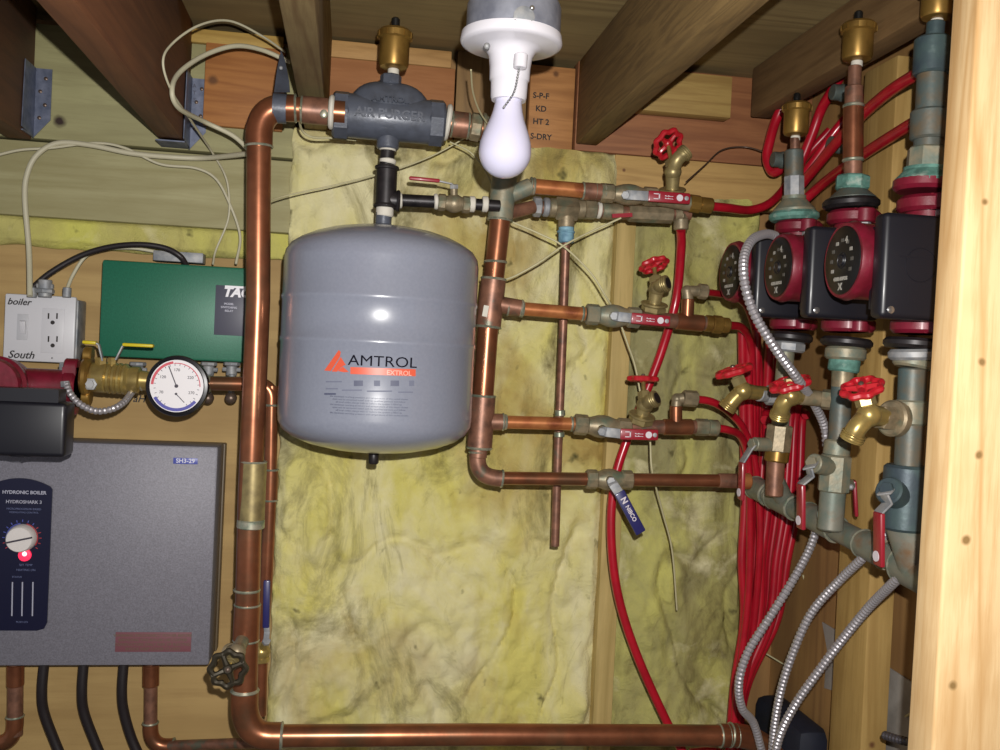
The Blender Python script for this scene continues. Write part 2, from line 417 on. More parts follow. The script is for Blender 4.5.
batt('insulation_strip', 'thin yellow fibreglass strip along the top of the plywood at left', (-60, 219, 290, 250), 1.612, .02, 'insul_c', .006, 8.4, 120, 14)
batt('insulation_piece', 'small greenish yellow fibreglass piece left of the pale top plate', (500, 148, 596, 176), 1.59, .03, 'insul_b', .008, 3.3, 40, 14)
# wall studs
face_timber('wall_stud', 'thin pale stud edge showing between the two yellow batts', 'stud', 603, 200, 622, 830, 1.562, .07, 'bfa66a', 'a08a50', 2)
# dark stud left of the big batt
def ltimber(name, label, cat, x0, x1, y0, y1, z0, z1, *a, **k): return timber(name, label, cat, x0, x1, y0, y1, z0, z1, *a, **k)
sx = P(875, 480, 1.25).x
timber('wall_stud', 'pale timber stud standing behind the right hand pipes and pumps', 'stud', sx, sx + .040, 1.25, 1.338, FL, P(900, 55, 1.25).z, 'b49458', '987840', 2, None, [(P(872, 745, 1.25), .006)])
# near post with slight lean
pw = [P(952, 0, .788), P(937, 375, .788), P(906, 750, .788)]
for q in pw: q.y = .75
knots = [(P(985, 202, .75), .0032), (P(947, 283, .75), .0028), (P(982, 362, .75), .0034), (P(979, 455, .75), .0036), (P(953, 686, .75), .004), (P(966, 540, .75), .004)]
ploc = V((pw[2].x, .75, FL))
wood('post_wood', 'dfbf8e', 'b88a50', 2, 60, [(tuple(k - ploc), r * 1.15) for k, r in knots], cdark='86683a', contrast=(.5, .7), rings=22)
pb = MB(); t = (pw[0] - pw[2]) / (pw[0].z - pw[2].z)
def pz(z): return V((pw[2].x + t.x * (z - pw[2].z), .75, z))
a0, a1 = pz(FL), pz(CZ)
pts = [a0, a0 + V((.14, 0, 0)), a1 + V((.14, 0, 0)), a1]
pb.prism(pts, V((0, .038, 0)))
bmesh.ops.bevel(pb.bm, geom=pb.bm.edges[:], offset=.003, segments=3, profile=.5, affect='EDGES')
single('timber_post', pb, 'post_wood', 'bright pine post with knots close by at the right edge', 'post', ploc)
# things low at the right
b = MB(); b.abox(P(776, 730, 1.5).x, XR - .002, 1.42, 1.60, FL, P(790, 712, 1.5).z, .02)
single('storage_bag', b, 'dark_blue_bag', 'dark blue bag low in the corner behind the steel conduits', 'bag', V((.75, 1.5, FL)))
def PW(x, y):
    lo_, hi_ = .6, 1.66
    for _ in range(30):
        m_ = (lo_ + hi_) / 2
        if P(x, y, m_).x > XR - .003: hi_ = m_
        else: lo_ = m_
    return P(x, y, m_)
b = MB(); b.prism([PW(x, y) for x, y in ((822, 622), (845, 636), (845, 694), (824, 688), (827, 650))], V((.002, 0, 0)))
single('paper_sheet', b, 'paper', 'torn pale paper sheet pinned beside the stud, low at the right', 'paper', PW(830, 660))
b = MB(); b.prism([PW(x, y) for x, y in ((880, 662), (930, 694), (930, 800), (878, 790))], V((.002, 0, 0)))
single('paper_sheet', b, 'paper', 'grey paper sheet on the side wall right of the stud', 'paper', PW(900, 700))

# ================================================================== PLUMBING helpers
def pipe(name, label, pts, r, m='copper', cat='pipe', seg=24, group=None):
    ro = root(name, label, cat, pts[0], group)
    b = MB(); b.tube(pts, r, seg); part(ro, 'tube', b, m); return ro
def collar(ro, a, b_, r, m='copper', name='coupling', joints=True, label=None):
    b = MB(); b.cyl(a, b_, r, 24, r * .06); o = part(ro, name, b, m, label)
    if joints:
        d = (b_ - a).normalized()
        for q, s in ((a, -1), (b_, 1)):
            c = MB(); c.torus(q + d * (.0004 * s), d, r * .95, .0016, 28, 6); part(o, 'solder_joint', c, 'solder')
    return o
def elbow(ro, a, c, b_, r, m='copper', ex=.12, name='elbow', joints=True):
    """bend from a to b_ around corner c"""
    pts = []
    for k in range(13):
        t = k / 12; pts.append(a * (1 - t) ** 2 + c * 2 * t * (1 - t) + b_ * t * t)
    d0, d1 = (c - a).normalized(), (b_ - c).normalized(); L = r * .7
    pts = [a - d0 * L] + pts + [b_ + d1 * L]
    b = MB(); b.tube(pts, r, 24); o = part(ro, name, b, m)
    if joints:
        for q, d in ((pts[0], d0), (pts[-1], d1)):
            c_ = MB(); c_.torus(q, d, r * .97, .0018, 28, 6); part(o, 'solder_joint', c_, 'solder')
    return o
def rings_on(ro, pts, d, r, m='solder', name='solder_joint'):
    for q in pts:
        b = MB(); b.torus(q, d, r, .002, 28, 6); part(ro, name, b, m)

def wheel(ro, c, ax, R, m='red_wheel', lobes=8, r=None, name='wheel_handle'):
    ax = ax.normalized(); r = r or R * .2; b = MB()
    b.torus(c, ax, R * .93, r, 64, 8, .08, lobes)
    b.lathe(c - ax * R * .25, ax, [(0, R * .2), (R * .1, R * .3), (R * .4, R * .3), (R * .5, R * .2)], 16)
    x, y = frame(ax)
    for k in range(4):
        t = k * math.pi / 2 + .4; dd = x * math.cos(t) + y * math.sin(t)
        b.tube([c + dd * R * .2, c + dd * R * .6 + ax * R * .06, c + dd * R * .95], [R * .2, R * .15, R * .2], 8)
    o = part(ro, name, b, m)
    c2 = MB(); c2.lathe(c + ax * R * .2, ax, [(0, R * .16), (R * .12, R * .14), (R * .18, R * .05)], 12); part(o, 'screw', c2, 'steel_plug')
    return o
def drain(label, base, neck, wc, spout, R, wax=None, m='brass', r=.0105, flange=True, base_m=None, wm='red_wheel', group=None, bend=None):
    ro = root('drain_valve', label, 'valve', base, group)
    b = MB()
    d = (neck - base); b.tube([base, base + d * .5, neck], [r * 1.05, r * 1.0, r * 1.15], 20)
    b.ball(neck, r * 1.3)
    mid = bend if bend else neck.lerp(spout, .5)
    sp = spl([neck, mid, spout], 6); b.tube(sp, [r * 1.05] * (len(sp) - 3) + [r * 1.2] * 3, 20)
    sd = (spout - mid).normalized()
    for k in range(3): b.torus(spout - sd * (.002 + .003 * k), sd, r * 1.18, .0011, 24, 6)
    part(ro, 'body', b, m)
    b = MB(); b.lathe(spout + sd * .0002, sd, [(0, r * .85), (.0006, r * .85)], 20); part(ro, 'spout_opening', b, 'socket_black')
    if flange:
        dn = d.normalized(); b = MB(); b.hex(base, base + dn * .010, r * 1.9); b.cyl(base + dn * .010, base + dn * .014, r * 2.1); part(ro, 'hex_flange', b, base_m or m)
    sdir = (wc - neck); b = MB(); b.tube([neck, neck + sdir * .9], .0032, 10); part(ro, 'stem', b, 'brass')
    sn = sdir.normalized(); b = MB(); b.hex(neck + sn * r * .9, neck + sn * (r * .9 + min(.012, sdir.length * .45)), r * 1.05); b.hex(neck + sn * (r * .9 + .009), neck + sn * (r * .9 + .014), r * .7); part(ro, 'packing_nut', b, 'brass_old')
    wheel(ro, wc, wax or sn, R, wm)
    return ro
def grip_marks(g, a, b_, wd, nrm, w, th):
    d = (b_ - a).normalized(); L = (b_ - a).length; up = nrm.cross(d)
    o = a + nrm * (th / 2 + .0002)
    def rect(u0, u1, v0, v1, nm='printed_mark'):
        m = MB(); m.box(o + d * ((u0 + u1) / 2 * L) + up * ((v0 + v1) / 2 * w), d, up, nrm, (u1 - u0) * L, (v1 - v0) * w, .0003); part(g, nm, m, 'grip_white')
    rect(.12, .26, .18, .26); rect(.12, .26, -.26, -.18); rect(.24, .27, -.26, .26)
    for k, ww in enumerate((.08, -.14)):
        text(g, 'printed_line', '\u2022\u2013\u2022\u2013\u2013', w * .34, o + d * L * .48 + up * ww * w, d, nrm, 'grip_white', bold=.0002)
    m = MB(); m.lathe(o + d * L * .74, nrm, [(0, w * .3), (.0003, w * .3)], 20); part(g, 'printed_seal', m, 'grip_white')
    m = MB(); m.lathe(o + d * L * .9, nrm, [(0, w * .2), (.0008, w * .2), (.0014, w * .1)], 16); part(g, 'rivet', m, 'galv')
def ballvalve(label, a, b_, r, body_m, piv, br, g0, g1, wd, nrm, grip_m='red_grip', gw=.0165, marks=True, group=None, hexr=1.25, mark_fn=None):
    """a..b_ body ends; piv = stem foot; br = bracket bend points; g0..g1 = grip"""
    ro = root('ball_valve', label, 'valve', a, group); d = (b_ - a).normalized(); L = (b_ - a).length
    b = MB(); b.hex(a, a + d * L * .24, r * hexr, 8); b.hex(b_ - d * L * .24, b_, r * hexr, 8)
    b.lathe(a + d * L * .2, d, [(0, r), (L * .08, r * 1.05), (L * .2, r * 1.32), (L * .3, r * 1.4), (L * .4, r * 1.32), (L * .52, r * 1.05), (L * .6, r)], 24)
    part(ro, 'body', b, body_m)
    c = (a + b_) / 2; sn = (piv - c).normalized()
    b = MB(); b.cyl(c + sn * r, piv, r * .55); part(ro, 'stem', b, body_m)
    b = MB(); b.hex(piv - sn * .001, piv + sn * .005, .0065); part(ro, 'stem_nut', b, 'galv')
    pts = [piv] + br + [g0 + (g1 - g0) * .1]
    b = MB()
    for p, q in zip(pts, pts[1:]): b.bar(p, q + (q - p).normalized() * .001, gw * .85, wd, .0022, .0006)
    h = part(ro, 'lever', b, 'galv')
    b = MB(); b.bar(g0, g1, gw, wd, .0055, .0022); g = part(h, 'grip', b, grip_m)
    if marks: grip_marks(g, g0, g1, wd, nrm, gw, .0055)
    if mark_fn: mark_fn(g)
    return ro

# ================================================================== MAIN COPPER RISER (left)
YR = 1.34
top, bot = P(258, 122, YR), P(243, 712, YR)
R1 = .0165
ro = root('copper_riser_pipe', 'thick upright copper pipe left of the grey tank, top to bottom', 'pipe', bot)
b = MB(); b.tube([P(259, 135, YR), P(258, 300, YR), P(250, 500, YR), P(245, 700, YR)], R1, 28); part(ro, 'tube', b, 'copper')
# top elbow + short run to purger
elbow(ro, P(259, 137, YR), P(259, 107, YR), P(286, 108, YR), R1 * 1.12, 'copper')
b = MB(); b.tube([P(283, 108, YR), P(345, 113, YR)], R1, 24); part(ro, 'top_tube', b, 'copper')
collar(ro, P(302, 109.5, YR), P(329, 112, YR), R1 * 1.12, 'copper_dull')
b = MB(); b.cyl(P(329, 112, YR), P(334, 112.5, YR), R1 * 1.42); part(ro, 'thread_tape', b, 'tape_white')
b = MB(); b.ball(P(324, 113, YR - R1), .006, 12, (1, .4, 1.2)); part(ro, 'solder_blob', b, 'solder')
collar(ro, P(253.5, 462, YR), P(251, 520, YR), R1 * 1.1, 'brass_old', label='dull brassy coupling on the riser')
collar(ro, P(251, 520, YR), P(250.5, 528, YR), R1 * 1.14, 'solder', joints=False)
collar(ro, P(247.5, 605, YR), P(246, 640, YR), R1 * 1.08, 'copper')
rings_on(ro, [P(247, 590, YR), P(245, 690, YR)], Z_, R1)
elbow(ro, P(244.5, 700, YR), P(243, 736, YR), P(272, 736, YR), R1 * 1.13, 'copper')
# bottom run
ro = root('copper_bottom_pipe', 'long horizontal copper pipe crossing the bottom of the picture', 'pipe', P(275, 735, YR))
Yb = YR
b = MB(); b.tube([P(262, 736, Yb), P(480, 734.5, Yb), P(742, 735.5, Yb)], .0155, 28); part(ro, 'tube', b, 'copper')
rings_on(ro, [P(282, 735.5, Yb), P(728, 735.5, Yb)], X_, .0155)
elbow(ro, P(738, 735.5, Yb), P(768, 738, Yb), P(785, 775, Yb), .0175, 'copper')
collar(ro, P(720, 735.5, Yb), P(736, 735.5, Yb), .0172, 'copper')
# pipe clamp on the top run
ro = root('pipe_strap', 'dark blue steel pipe strap screwed above the riser elbow', 'pipe strap', P(280, 80, YR + .02))
b = MB(); b.prism(PS([(274, 92, YR - .02), (277, 70, YR), (281, 50, YR + .03), (285, 60, YR + .03), (289, 80, YR), (290, 92, YR - .02)]), V((0, .003, 0)))
part(ro, 'strap_arm', b, 'cast_grey')
b = MB(); b.tube([P(280, 108.5, YR) - X_ * .009, P(280, 108.5, YR) + X_ * .009], R1 * 1.22, 24); part(ro, 'strap_band', b, 'cast_grey')
for (x, y) in ((281, 68), (282, 88)):
    b = MB(); b.ball(P(x, y, YR - .005), .003, 10); part(ro, 'screw', b, 'galv')
# thin copper pipe behind the riser
YT = 1.46
ro = root('thin_copper_pipe', 'thin upright copper pipe half hidden behind the thick riser', 'pipe', P(262, 700, YT))
b = MB(); b.tube([P(272, 386, YT), P(270, 500, YT), P(266, 590, YT), P(262, 640, YT), P(260, 715, YT)], .0095, 18); part(ro, 'tube', b, 'copper')
elbow(ro, P(271.5, 400, YT), P(272, 385, YT), P(255, 384, YT), .011, 'copper')
collar(ro, P(271, 470, YT), P(270, 500, YT), .0112, 'copper')
ro2 = ballvalve('small brass valve with dark blue lever behind the riser', P(262, 640, YT), P(261, 662, YT), .010, 'brass', P(266, 642, YT - .022), [P(267, 632, YT - .024)], P(266, 628, YT - .024), P(267, 580, YT - .024), X_, -Y_, 'blue_grip', .010, False)
# dark wheel valve on the riser
b_ = P(243, 640, YR - .012); nk = P(237, 652, YR - .040)
drain('boiler drain with dark scalloped wheel at the foot of the riser', b_, nk, P(228, 669, YR - .065), P(229, 652, YR - .02), .0225, wax=V((.05, -1, .12)), m='bronze', r=.009, flange=False, wm='dark_wheel')

# ================================================================== PURGER, VENT, TANK
YP = 1.36
o = P(389, 119, YP); rx = (P(445, 124, YP) - P(336, 114.5, YP)).normalized(); up = -rx.cross(-Y_) if False else (-Y_).cross(rx).normalized() * -1
up = rx.cross(-Y_) * -1
if up.z < 0: up = -up
ro = root('air_purger', 'dark grey cast iron air purger with domed back and raised letters', 'air purger', o)
def L(px_, py_): return px(px_ , YP)
u = px(1, YP)
b = MB(); b.lathe(o - rx * 44 * u, rx, [(0, 20 * u), (4 * u, 21.5 * u), (84 * u, 21.5 * u), (88 * u, 20 * u)], 28)
# dome above
nD = 14; prof = []
outl = []
for k in range(nD + 1):
    t = math.pi * k / nD; outl.append((-math.cos(t) * 36, 6 + 30 * (math.sin(t) ** .75)))
for sgn in (1,):
    secs = []
    for (dx, dz) in outl: secs.append((dx, dz))
    # lofted half hull: x sections with half-depth
    rings_ = []
    for k in range(17):
        t = -1 + 2 * k / 16; hx = 41 * t; hz = 9 + 27 * max(0, 1 - abs(t) ** 3.0) ** .6; hw = 19.5 * max(.35, 1 - abs(t) ** 3) ** .5
        ring = []
        for j in range(13):
            a = math.pi * j / 12; ring.append(b.bm.verts.new(o + rx * (hx * u) + up * ((hz * math.sin(a) ** .8 if 0 < j < 12 else 0) * u) - Y_ * (hw * math.cos(a) * u)))
        rings_.append(ring)
    for A, B in zip(rings_, rings_[1:]):
        for j in range(12): b.bm.faces.new((A[j], A[j + 1], B[j + 1], B[j]))
    b.bm.faces.new(rings_[0]); b.bm.faces.new(rings_[-1][::-1])
part(ro, 'body', b, 'cast_grey')
for s in (-1, 1):
    b = MB(); b.hex(o + rx * (s * 38 * u), o + rx * (s * 55 * u), 23 * u, 8); part(ro, 'octagonal_end', b, 'cast_grey')
b = MB(); b.hex(o + up * 33 * u, o + up * 43 * u, 10.5 * u, 8); part(ro, 'vent_boss', b, 'cast_grey')
b = MB(); b.cyl(o - up * 17 * u, o - up * 30 * u, 11 * u); part(ro, 'lower_boss', b, 'cast_grey')
text(ro, 'raised_lettering', 'AIR PURGER', .0175, o - up * 1 * u - Y_ * 21.4 * u, rx, -Y_, 'cast_grey', ext=.0012, bold=.0005)
text(ro, 'raised_lettering', 'AMTROL', .013, o + up * 14 * u - Y_ * 18.9 * u, rx, (-Y_ + up * .35), 'cast_grey', ext=.0012, bold=.0005)
b = MB(); b.cyl(P(445, 122, YP), P(450, 123, YP), .026, 24); part(ro, 'thread_tape', b, 'tape_white')
ro = root('copper_cross_pipe', 'short copper pipe from the purger to behind the light bulb', 'pipe', P(450, 123, YP))
b = MB(); b.tube([P(448, 123, YP), P(486, 129, YP)], .0165, 24); part(ro, 'tube', b, 'copper')
collar(ro, P(452, 124, YP), P(468, 126, YP), .0185, 'copper_dull')
b = MB(); b.hex(P(470, 126, YP), P(481, 128, YP), .0205, 8); b.torus(P(484, 128, YP), X_, .0185, .003); part(ro, 'union_nut', b, 'bronze')
elbow(ro, P(492, 130, YP + .01), P(508, 132, YP + .02), P(506, 152, YP + .02), .0185, 'bronze_green')
# vents
def vent(label, c, R, H, lean=None):
    """c = bottom of vent can"""
    ax = lean or Z_; ro = root('air_vent', label, 'air vent', c)
    b = MB(); b.lathe(c, ax, [(0, R * .55), (H * .04, R * .82), (H * .12, R * .9), (H * .74, R * .9), (H * .78, R * 1.02), (H * .93, R * 1.05), (H, R * .9)], 32)
    for k in range(10):
        t = k * math.pi / 5; x, y = frame(ax); b.box(c + ax * H * .85 + (x * math.cos(t) + y * math.sin(t)) * R * 1.03, ax, x * math.cos(t) + y * math.sin(t), x * -math.sin(t) + y * math.cos(t), H * .14, R * .08, R * .25)
    part(ro, 'can', b, 'brass_cap')
    s = c + ax * H - frame(ax)[0] * R * .1
    b = MB(); b.lathe(s, ax, [(0, R * .2), (H * .1, R * .2), (H * .12, R * .26), (H * .3, R * .26), (H * .34, R * .18)], 16); part(ro, 'black_cap', b, 'pump_face')
    b = MB(); b.cyl(c - ax * H * .16, c, R * .34); part(ro, 'taped_thread', b, 'tape_white')
    return ro
vent('brass air vent can on top of the grey air purger', P(393.5, 69, YP), .0235, px(38, YP))
ro = root('black_iron_nipple', 'short black iron nipple between air purger and black tee', 'pipe fitting', P(387, 163, YP))
b = MB(); b.cyl(P(388, 148, YP), P(386, 170, YP), .0105); part(ro, 'nipple', b, 'black_iron')
for y0 in (146, 159):
    b = MB(); b.cyl(P(388, y0, YP), P(387.5, y0 + 5, YP), .0118); part(ro, 'thread_tape', b, 'tape_white')
b = MB(); b.cyl(P(387, 168, YP), P(385.5, 207, YP), .0148); b.torus(P(387, 168, YP), Z_, .0145, .003); b.torus(P(385.5, 206, YP), Z_, .0145, .003)
b.cyl(P(386, 200, YP), P(399, 201, YP), .0135); b.torus(P(398, 201, YP), X_, .0125, .003)
part(ro, 'tee', b, 'black_iron')
b = MB(); b.cyl(P(385, 207, YP), P(384.5, 217, YP), .0125); part(ro, 'thread_tape', b, 'tape_white')
ro = root('black_iron_pipe', 'short horizontal black iron pipe from the tee above the tank', 'pipe', P(400, 200, YP))
b = MB(); b.cyl(P(400, 200, YP), P(438, 202, YP), .0088); part(ro, 'tube', b, 'black_iron')
for x in (398, 434):
    b = MB(); b.cyl(P(x, 200.5 + (x - 398) * .03, YP), P(x + 4, 200.5 + (x - 398) * .03, YP), .0112); part(ro, 'thread_tape', b, 'tape_white')
ro = ballvalve('small bronze valve with thin red T handle beside the black tee', P(438, 202, YP), P(470, 205, YP), .0098, 'bronze', P(454, 188, YP - .005), [P(452, 184, YP - .01)], P(440, 181, YP - .012), P(409, 178, YP - .012), Y_, Z_, 'red_grip', .006, False)
ro = root('black_iron_nipple', 'small black nipple with white tape joining the copper header', 'pipe fitting', P(470, 204, YP))
b = MB(); b.cyl(P(469, 204, YP), P(500, 206, YP), .0085); part(ro, 'nipple', b, 'black_iron')
for x in (469, 482):
    b = MB(); b.cyl(P(x, 204, YP), P(x + 6, 204.4, YP), .0115); part(ro, 'thread_tape', b, 'tape_white')

tc = P(379, 340, YP); tz = lambda y: P(379, y, YP).z
ro = root('expansion_tank', 'grey painted steel expansion tank hanging in front of the insulation', 'tank', V((tc.x, tc.y, tz(452))))
TR = .1365
pr = [(452, .004), (451.5, .03), (449, .062), (444, .094), (438, .115), (431, .129), (423, .1355), (415, TR), (394, TR)]
pr += [(346, TR), (344.5, TR + .0012), (341, TR + .0012), (340, TR), (305, TR), (303.5, TR + .0012), (300, TR + .0012), (298.5, TR), (264, TR), (256, .1345), (249, .128), (243, .116), (237, .098), (232, .076), (228.5, .05), (226, .02), (226, .004)]
b = MB(); b.lathe(V((tc.x, tc.y, 0)), Z_, [(tz(y), r) for y, r in pr], 96); part(ro, 'shell', b, 'tank_paint', ang=1.0)
b = MB(); b.cyl(P(383, 228, YP), P(384, 212, YP), .0115); b.torus(P(383, 227, YP), Z_, .012, .004); part(ro, 'inlet_neck', b, 'cast_grey')
b = MB(); b.lathe(V((tc.x, tc.y, tz(464))), Z_, [(0, .006), (.002, .0075), (.017, .0075), (.019, .006)], 16); part(ro, 'air_valve_cap', b, 'black_iron')
AX = V((tc.x, tc.y, 0))
def tp(x, y):  # point on the front of the tank seen at x,y
    q = P(x, y, YP - TR * .97)
    for _ in range(4):
        dx = max(-TR * .99, min(TR * .99, q.x - AX.x)); q = P(x, y, AX.y - math.sqrt(TR ** 2 - dx ** 2))
    return q
def tbar(x0, x1, y0, y1, m, name, off=.0006, sl=0.0, par=None, ins=None):
    b = MB(); n = 14; A = []; B = []
    for k in range(n + 1):
        xx = x0 + (x1 - x0) * k / n; t = tp(xx, y0 + (xx - x0) * sl); w = tp(xx, y1 + (xx - x0) * sl)
        for q, lst in ((t, A), (w, B)):
            d = (q - V((AX.x, AX.y, q.z))).normalized(); lst.append((b.bm.verts.new(q + d * off)))
    for k in range(n): b.bm.faces.new((A[k], A[k + 1], B[k + 1], B[k]))
    return part(par or ro, name, b, m)
def tpoly(pts, m, name, off=.0007, nrm=None, par=None):
    b = MB(); vs = []
    for x, y in pts:
        q = tp(x, y); d = (q - V((AX.x, AX.y, q.z))).normalized(); vs.append(b.bm.verts.new(q + d * off))
    b.bm.faces.new(vs); part(par or ro, name, b, m)
def ttext(body, size, x, y, m, name='lettering', bold=0, align='CENTER', sxx=1, off=.0):
    text(ro, name, body, size, tp(x, y), X_, -Y_, m, align, .0003, bold, (AX, TR + off), sxx)
tpoly([(324.5, 370.5), (339, 350), (341, 352), (340, 357), (331, 371)], 'logo_orange', 'logo')
tpoly([(332, 371.5), (341, 357), (346, 365), (343, 366), (337, 371.7)], 'logo_orange', 'logo')
tpoly([(338, 371), (343, 366.5), (349, 372), (344, 372.2)], 'logo_orange', 'logo')
tbar(350.5, 415.5, 367, 374, 'logo_orange', 'logo_stripe', sl=.035)
ttext('EXTROL', .0088, 399, 373.2, 'logo_pale', bold=.0002, off=.0008)
ttext('AMTROL', .0192, 383, 362, 'logo_black', sxx=1.18)
for k, (x0, x1, y) in enumerate(((326, 342, 381), (326, 338, 388), (342, 362, 389.5), (367, 392, 390.5), (398, 413, 391.5))): tbar(x0, x1, y, y + 1.3, 'tank_mark', 'small_print')
for x0, x1, m in ((354, 363, 'tank_text'), (374, 380, 'tank_mark'), (390.5, 399, 'tank_text'), (409, 414, 'tank_mark')): tbar(x0, x1, 380.5, 386, m, 'emblem')
tbar(324.5, 336, 393, 394.8, 'tank_text', 'small_print')
for k in range(7):
    y = 397 + k * 2.75; random.seed(k)
    ttext(('the maximum working pressure and temperature of this vessel shown', 'must not be exceeded install only by qualified persons and follow', 'all local codes charge with air before the system is filled up')[k % 3], .0031, 368.5, y + 1, 'tank_mark', 'small_print', sxx=1.16)

# ================================================================== COPPER HEADER AND BRANCHES
YH = 1.38
hp = [P(505, 172, YH), P(498, 240, YH), P(488, 330, YH), P(480, 440, YH)]
def hpt(y):
    for a, b__ in zip(((505, 172), (498, 240), (488, 330), (480, 440)), ((498, 240), (488, 330), (480, 440), (478, 470))):
        if y <= b__[1]: t = (y - a[1]) / (b__[1] - a[1]); return P(a[0] + (b__[0] - a[0]) * t, y, YH)
    return P(478, y, YH)
ro = root('copper_header_pipe', 'thick upright copper header right of the tank with three side branches', 'pipe', P(480, 470, YH))
RH = .0165
b = MB(); b.tube([hpt(y) for y in (150, 200, 240, 285, 330, 385, 440, 448)], RH * .93, 28); part(ro, 'tube', b, 'copper')
def tee(y, h, m, out):
    b = MB(); b.cyl(hpt(y - h), hpt(y + h), RH * 1.12, 28, .001); a = hpt(y); b.cyl(a, out, .0125); o = part(ro, 'tee', b, m)
    for yy in (y - h, y + h):
        c = MB(); c.torus(hpt(yy), hpt(y + 5) - hpt(y - 5), RH * 1.06, .002, 28, 6); part(o, 'solder_joint', c, 'solder')
    c = MB(); c.torus(out, X_, .0118, .0018, 24, 6); part(o, 'solder_joint', c, 'solder')
tee(198, 22, 'bronze_green', P(531, 186, YH)); tee(303, 24, 'copper_dull', P(522, 308.5, YH)); tee(422, 26, 'copper_dull', P(503, 422, YH))
b = MB(); b.tube([hpt(215), P(533, 207, YH + .02)], .010, 18); part(ro, 'lower_outlet', b, 'copper_dull')
rings_on(ro, [hpt(262)], Z_, RH * .95)
b = MB(); b.prism(PS([(484, 305), (489, 306), (487, 317), (482, 316)], YH - RH * 1.13), V((0, .001, 0))); part(ro, 'paper_label', b, 'tape_white')
elbow(ro, P(477.5, 458, YH), P(477, 476, YH), P(496, 478, YH), .0125, 'copper_dull')
b = MB(); b.cyl(P(478.5, 446, YH), P(477.8, 458, YH), .0135); part(ro, 'reducer', b, 'copper_dull')

# row 1 upper + lower
def run(label, a, b_, r, m='copper_bright', cat='pipe', ends=None, name='copper_branch_pipe'):
    ro = root(name, label, cat, a); t = MB(); t.tube([a, b_], r, 22); part(ro, 'tube', t, m)
    d = (b_ - a).normalized()
    rings_on(ro, [a + d * .004, b_ - d * .004], d, r)
    return ro
ro = run('bright copper stub at the top of the header, beside the bulb tip', P(531, 186, YH), P(598, 192, YH), .0112)
collar(ro, P(583, 191, YH), P(604, 192.5, YH), .0130, 'copper_dull')
NF = -Y_
ballvalve('topmost red lever valve, under the top red wheel', P(600, 192.5, YH), P(657, 197, YH), .0115, 'bronze', P(626, 195, YH - .026), [P(630, 195, YH - .03)], P(648, 196, YH - .03), P(690, 199, YH - .03), Z_, NF)
ro = root('copper_tee', 'copper tee feeding the topmost red hose on the right', 'pipe fitting', P(660, 200, YH))
b = MB(); b.tube([P(652, 197, YH), P(692, 204, YH)], .0115, 22); part(ro, 'tube', b, 'bronze')
b = MB(); b.hex(P(689, 203, YH), P(700, 204.5, YH), .0135, 8); b.cyl(P(700, 204.5, YH), P(712, 206, YH), .0118); part(ro, 'compression_nut', b, 'brass_cap')
drain('brass drain with red wheel standing above the topmost red lever', P(672, 198, YH - .004), P(673, 172, YH - .018), P(668, 144, YH + .012), P(687, 151, YH - .030), .0225, wax=V((-.3, .8, .6)), bend=P(677, 160, YH - .028), m='brass_old', r=.0098)
# lower row
YL = 1.41
ro = root('bronze_fitting_row', 'row of bronze fittings just below the top branch, with blue stained joint', 'pipe fitting', P(533, 208, YL))
b = MB(); b.tube([P(533, 207, YL), P(625, 213, YL), P(690, 214, YL)], .0100, 20); part(ro, 'tube', b, 'copper_dull')
b = MB(); b.hex(P(533, 206.5, YL), P(541, 207, YL), .0155, 8); b.cyl(P(543, 207, YL), P(549, 207.5, YL), .0145); part(ro, 'union_nut', b, 'galv')
b = MB(); b.cyl(P(549, 207.5, YL), P(585, 209.5, YL), .0145); b.hex(P(556, 208, YL - .006), P(578, 209.5, YL - .006), .0175, 4); b.cyl(P(567, 209, YL), P(566, 228, YL), .0125); part(ro, 'tee', b, 'bronze')
b = MB(); b.cyl(P(566.5, 220, YL), P(566, 243, YL), .0118); b.torus(P(566, 232, YL), Z_, .0118, .002); part(ro, 'blue_stained_joint', b, 'light_blue_paint')
b = MB(); b.hex(P(585, 209.5, YL), P(596, 210, YL), .0155, 6); b.cyl(P(602, 211, YL), P(622, 212, YL), .0125); b.hex(P(628, 213, YL), P(672, 215, YL), .0135, 8); part(ro, 'coupling', b, 'bronze')
b = MB(); b.cyl(P(597, 210, YL), P(601, 210.5, YL), .013); part(ro, 'thread_tape', b, 'tape_white')
b = MB(); b.cyl(P(674, 214, YL), P(681, 214, YL), .013); b.hex(P(681, 214, YL), P(681, 219, YL), .012); b.cyl(P(681, 219, YL), P(681, 230, YL), .0115); part(ro, 'elbow', b, 'bronze')
b = MB(); b.bar(P(632, 215, YL - .02), P(612, 216, YL - .02), .006, Z_, .004); part(ro, 'red_lever', b, 'red_grip')
# thin vertical drop pipe
ro = root('thin_copper_drop_pipe', 'thin upright copper pipe ending open in front of the wide batt', 'pipe', P(555, 545, 1.43))
b = MB(); b.tube([P(566, 240, YL), P(563, 330, YL + .02), P(558, 450, 1.435), P(555, 546, 1.435)], .0068, 16); part(ro, 'tube', b, 'copper_dull')
for y0, y1 in ((410, 416), (432, 437)):
    x = 560 - (y0 - 410) * .03; b = MB(); b.cyl(P(x, y0, 1.43), P(x, y1, 1.43), .0082); part(ro, 'solder_joint', b, 'solder')

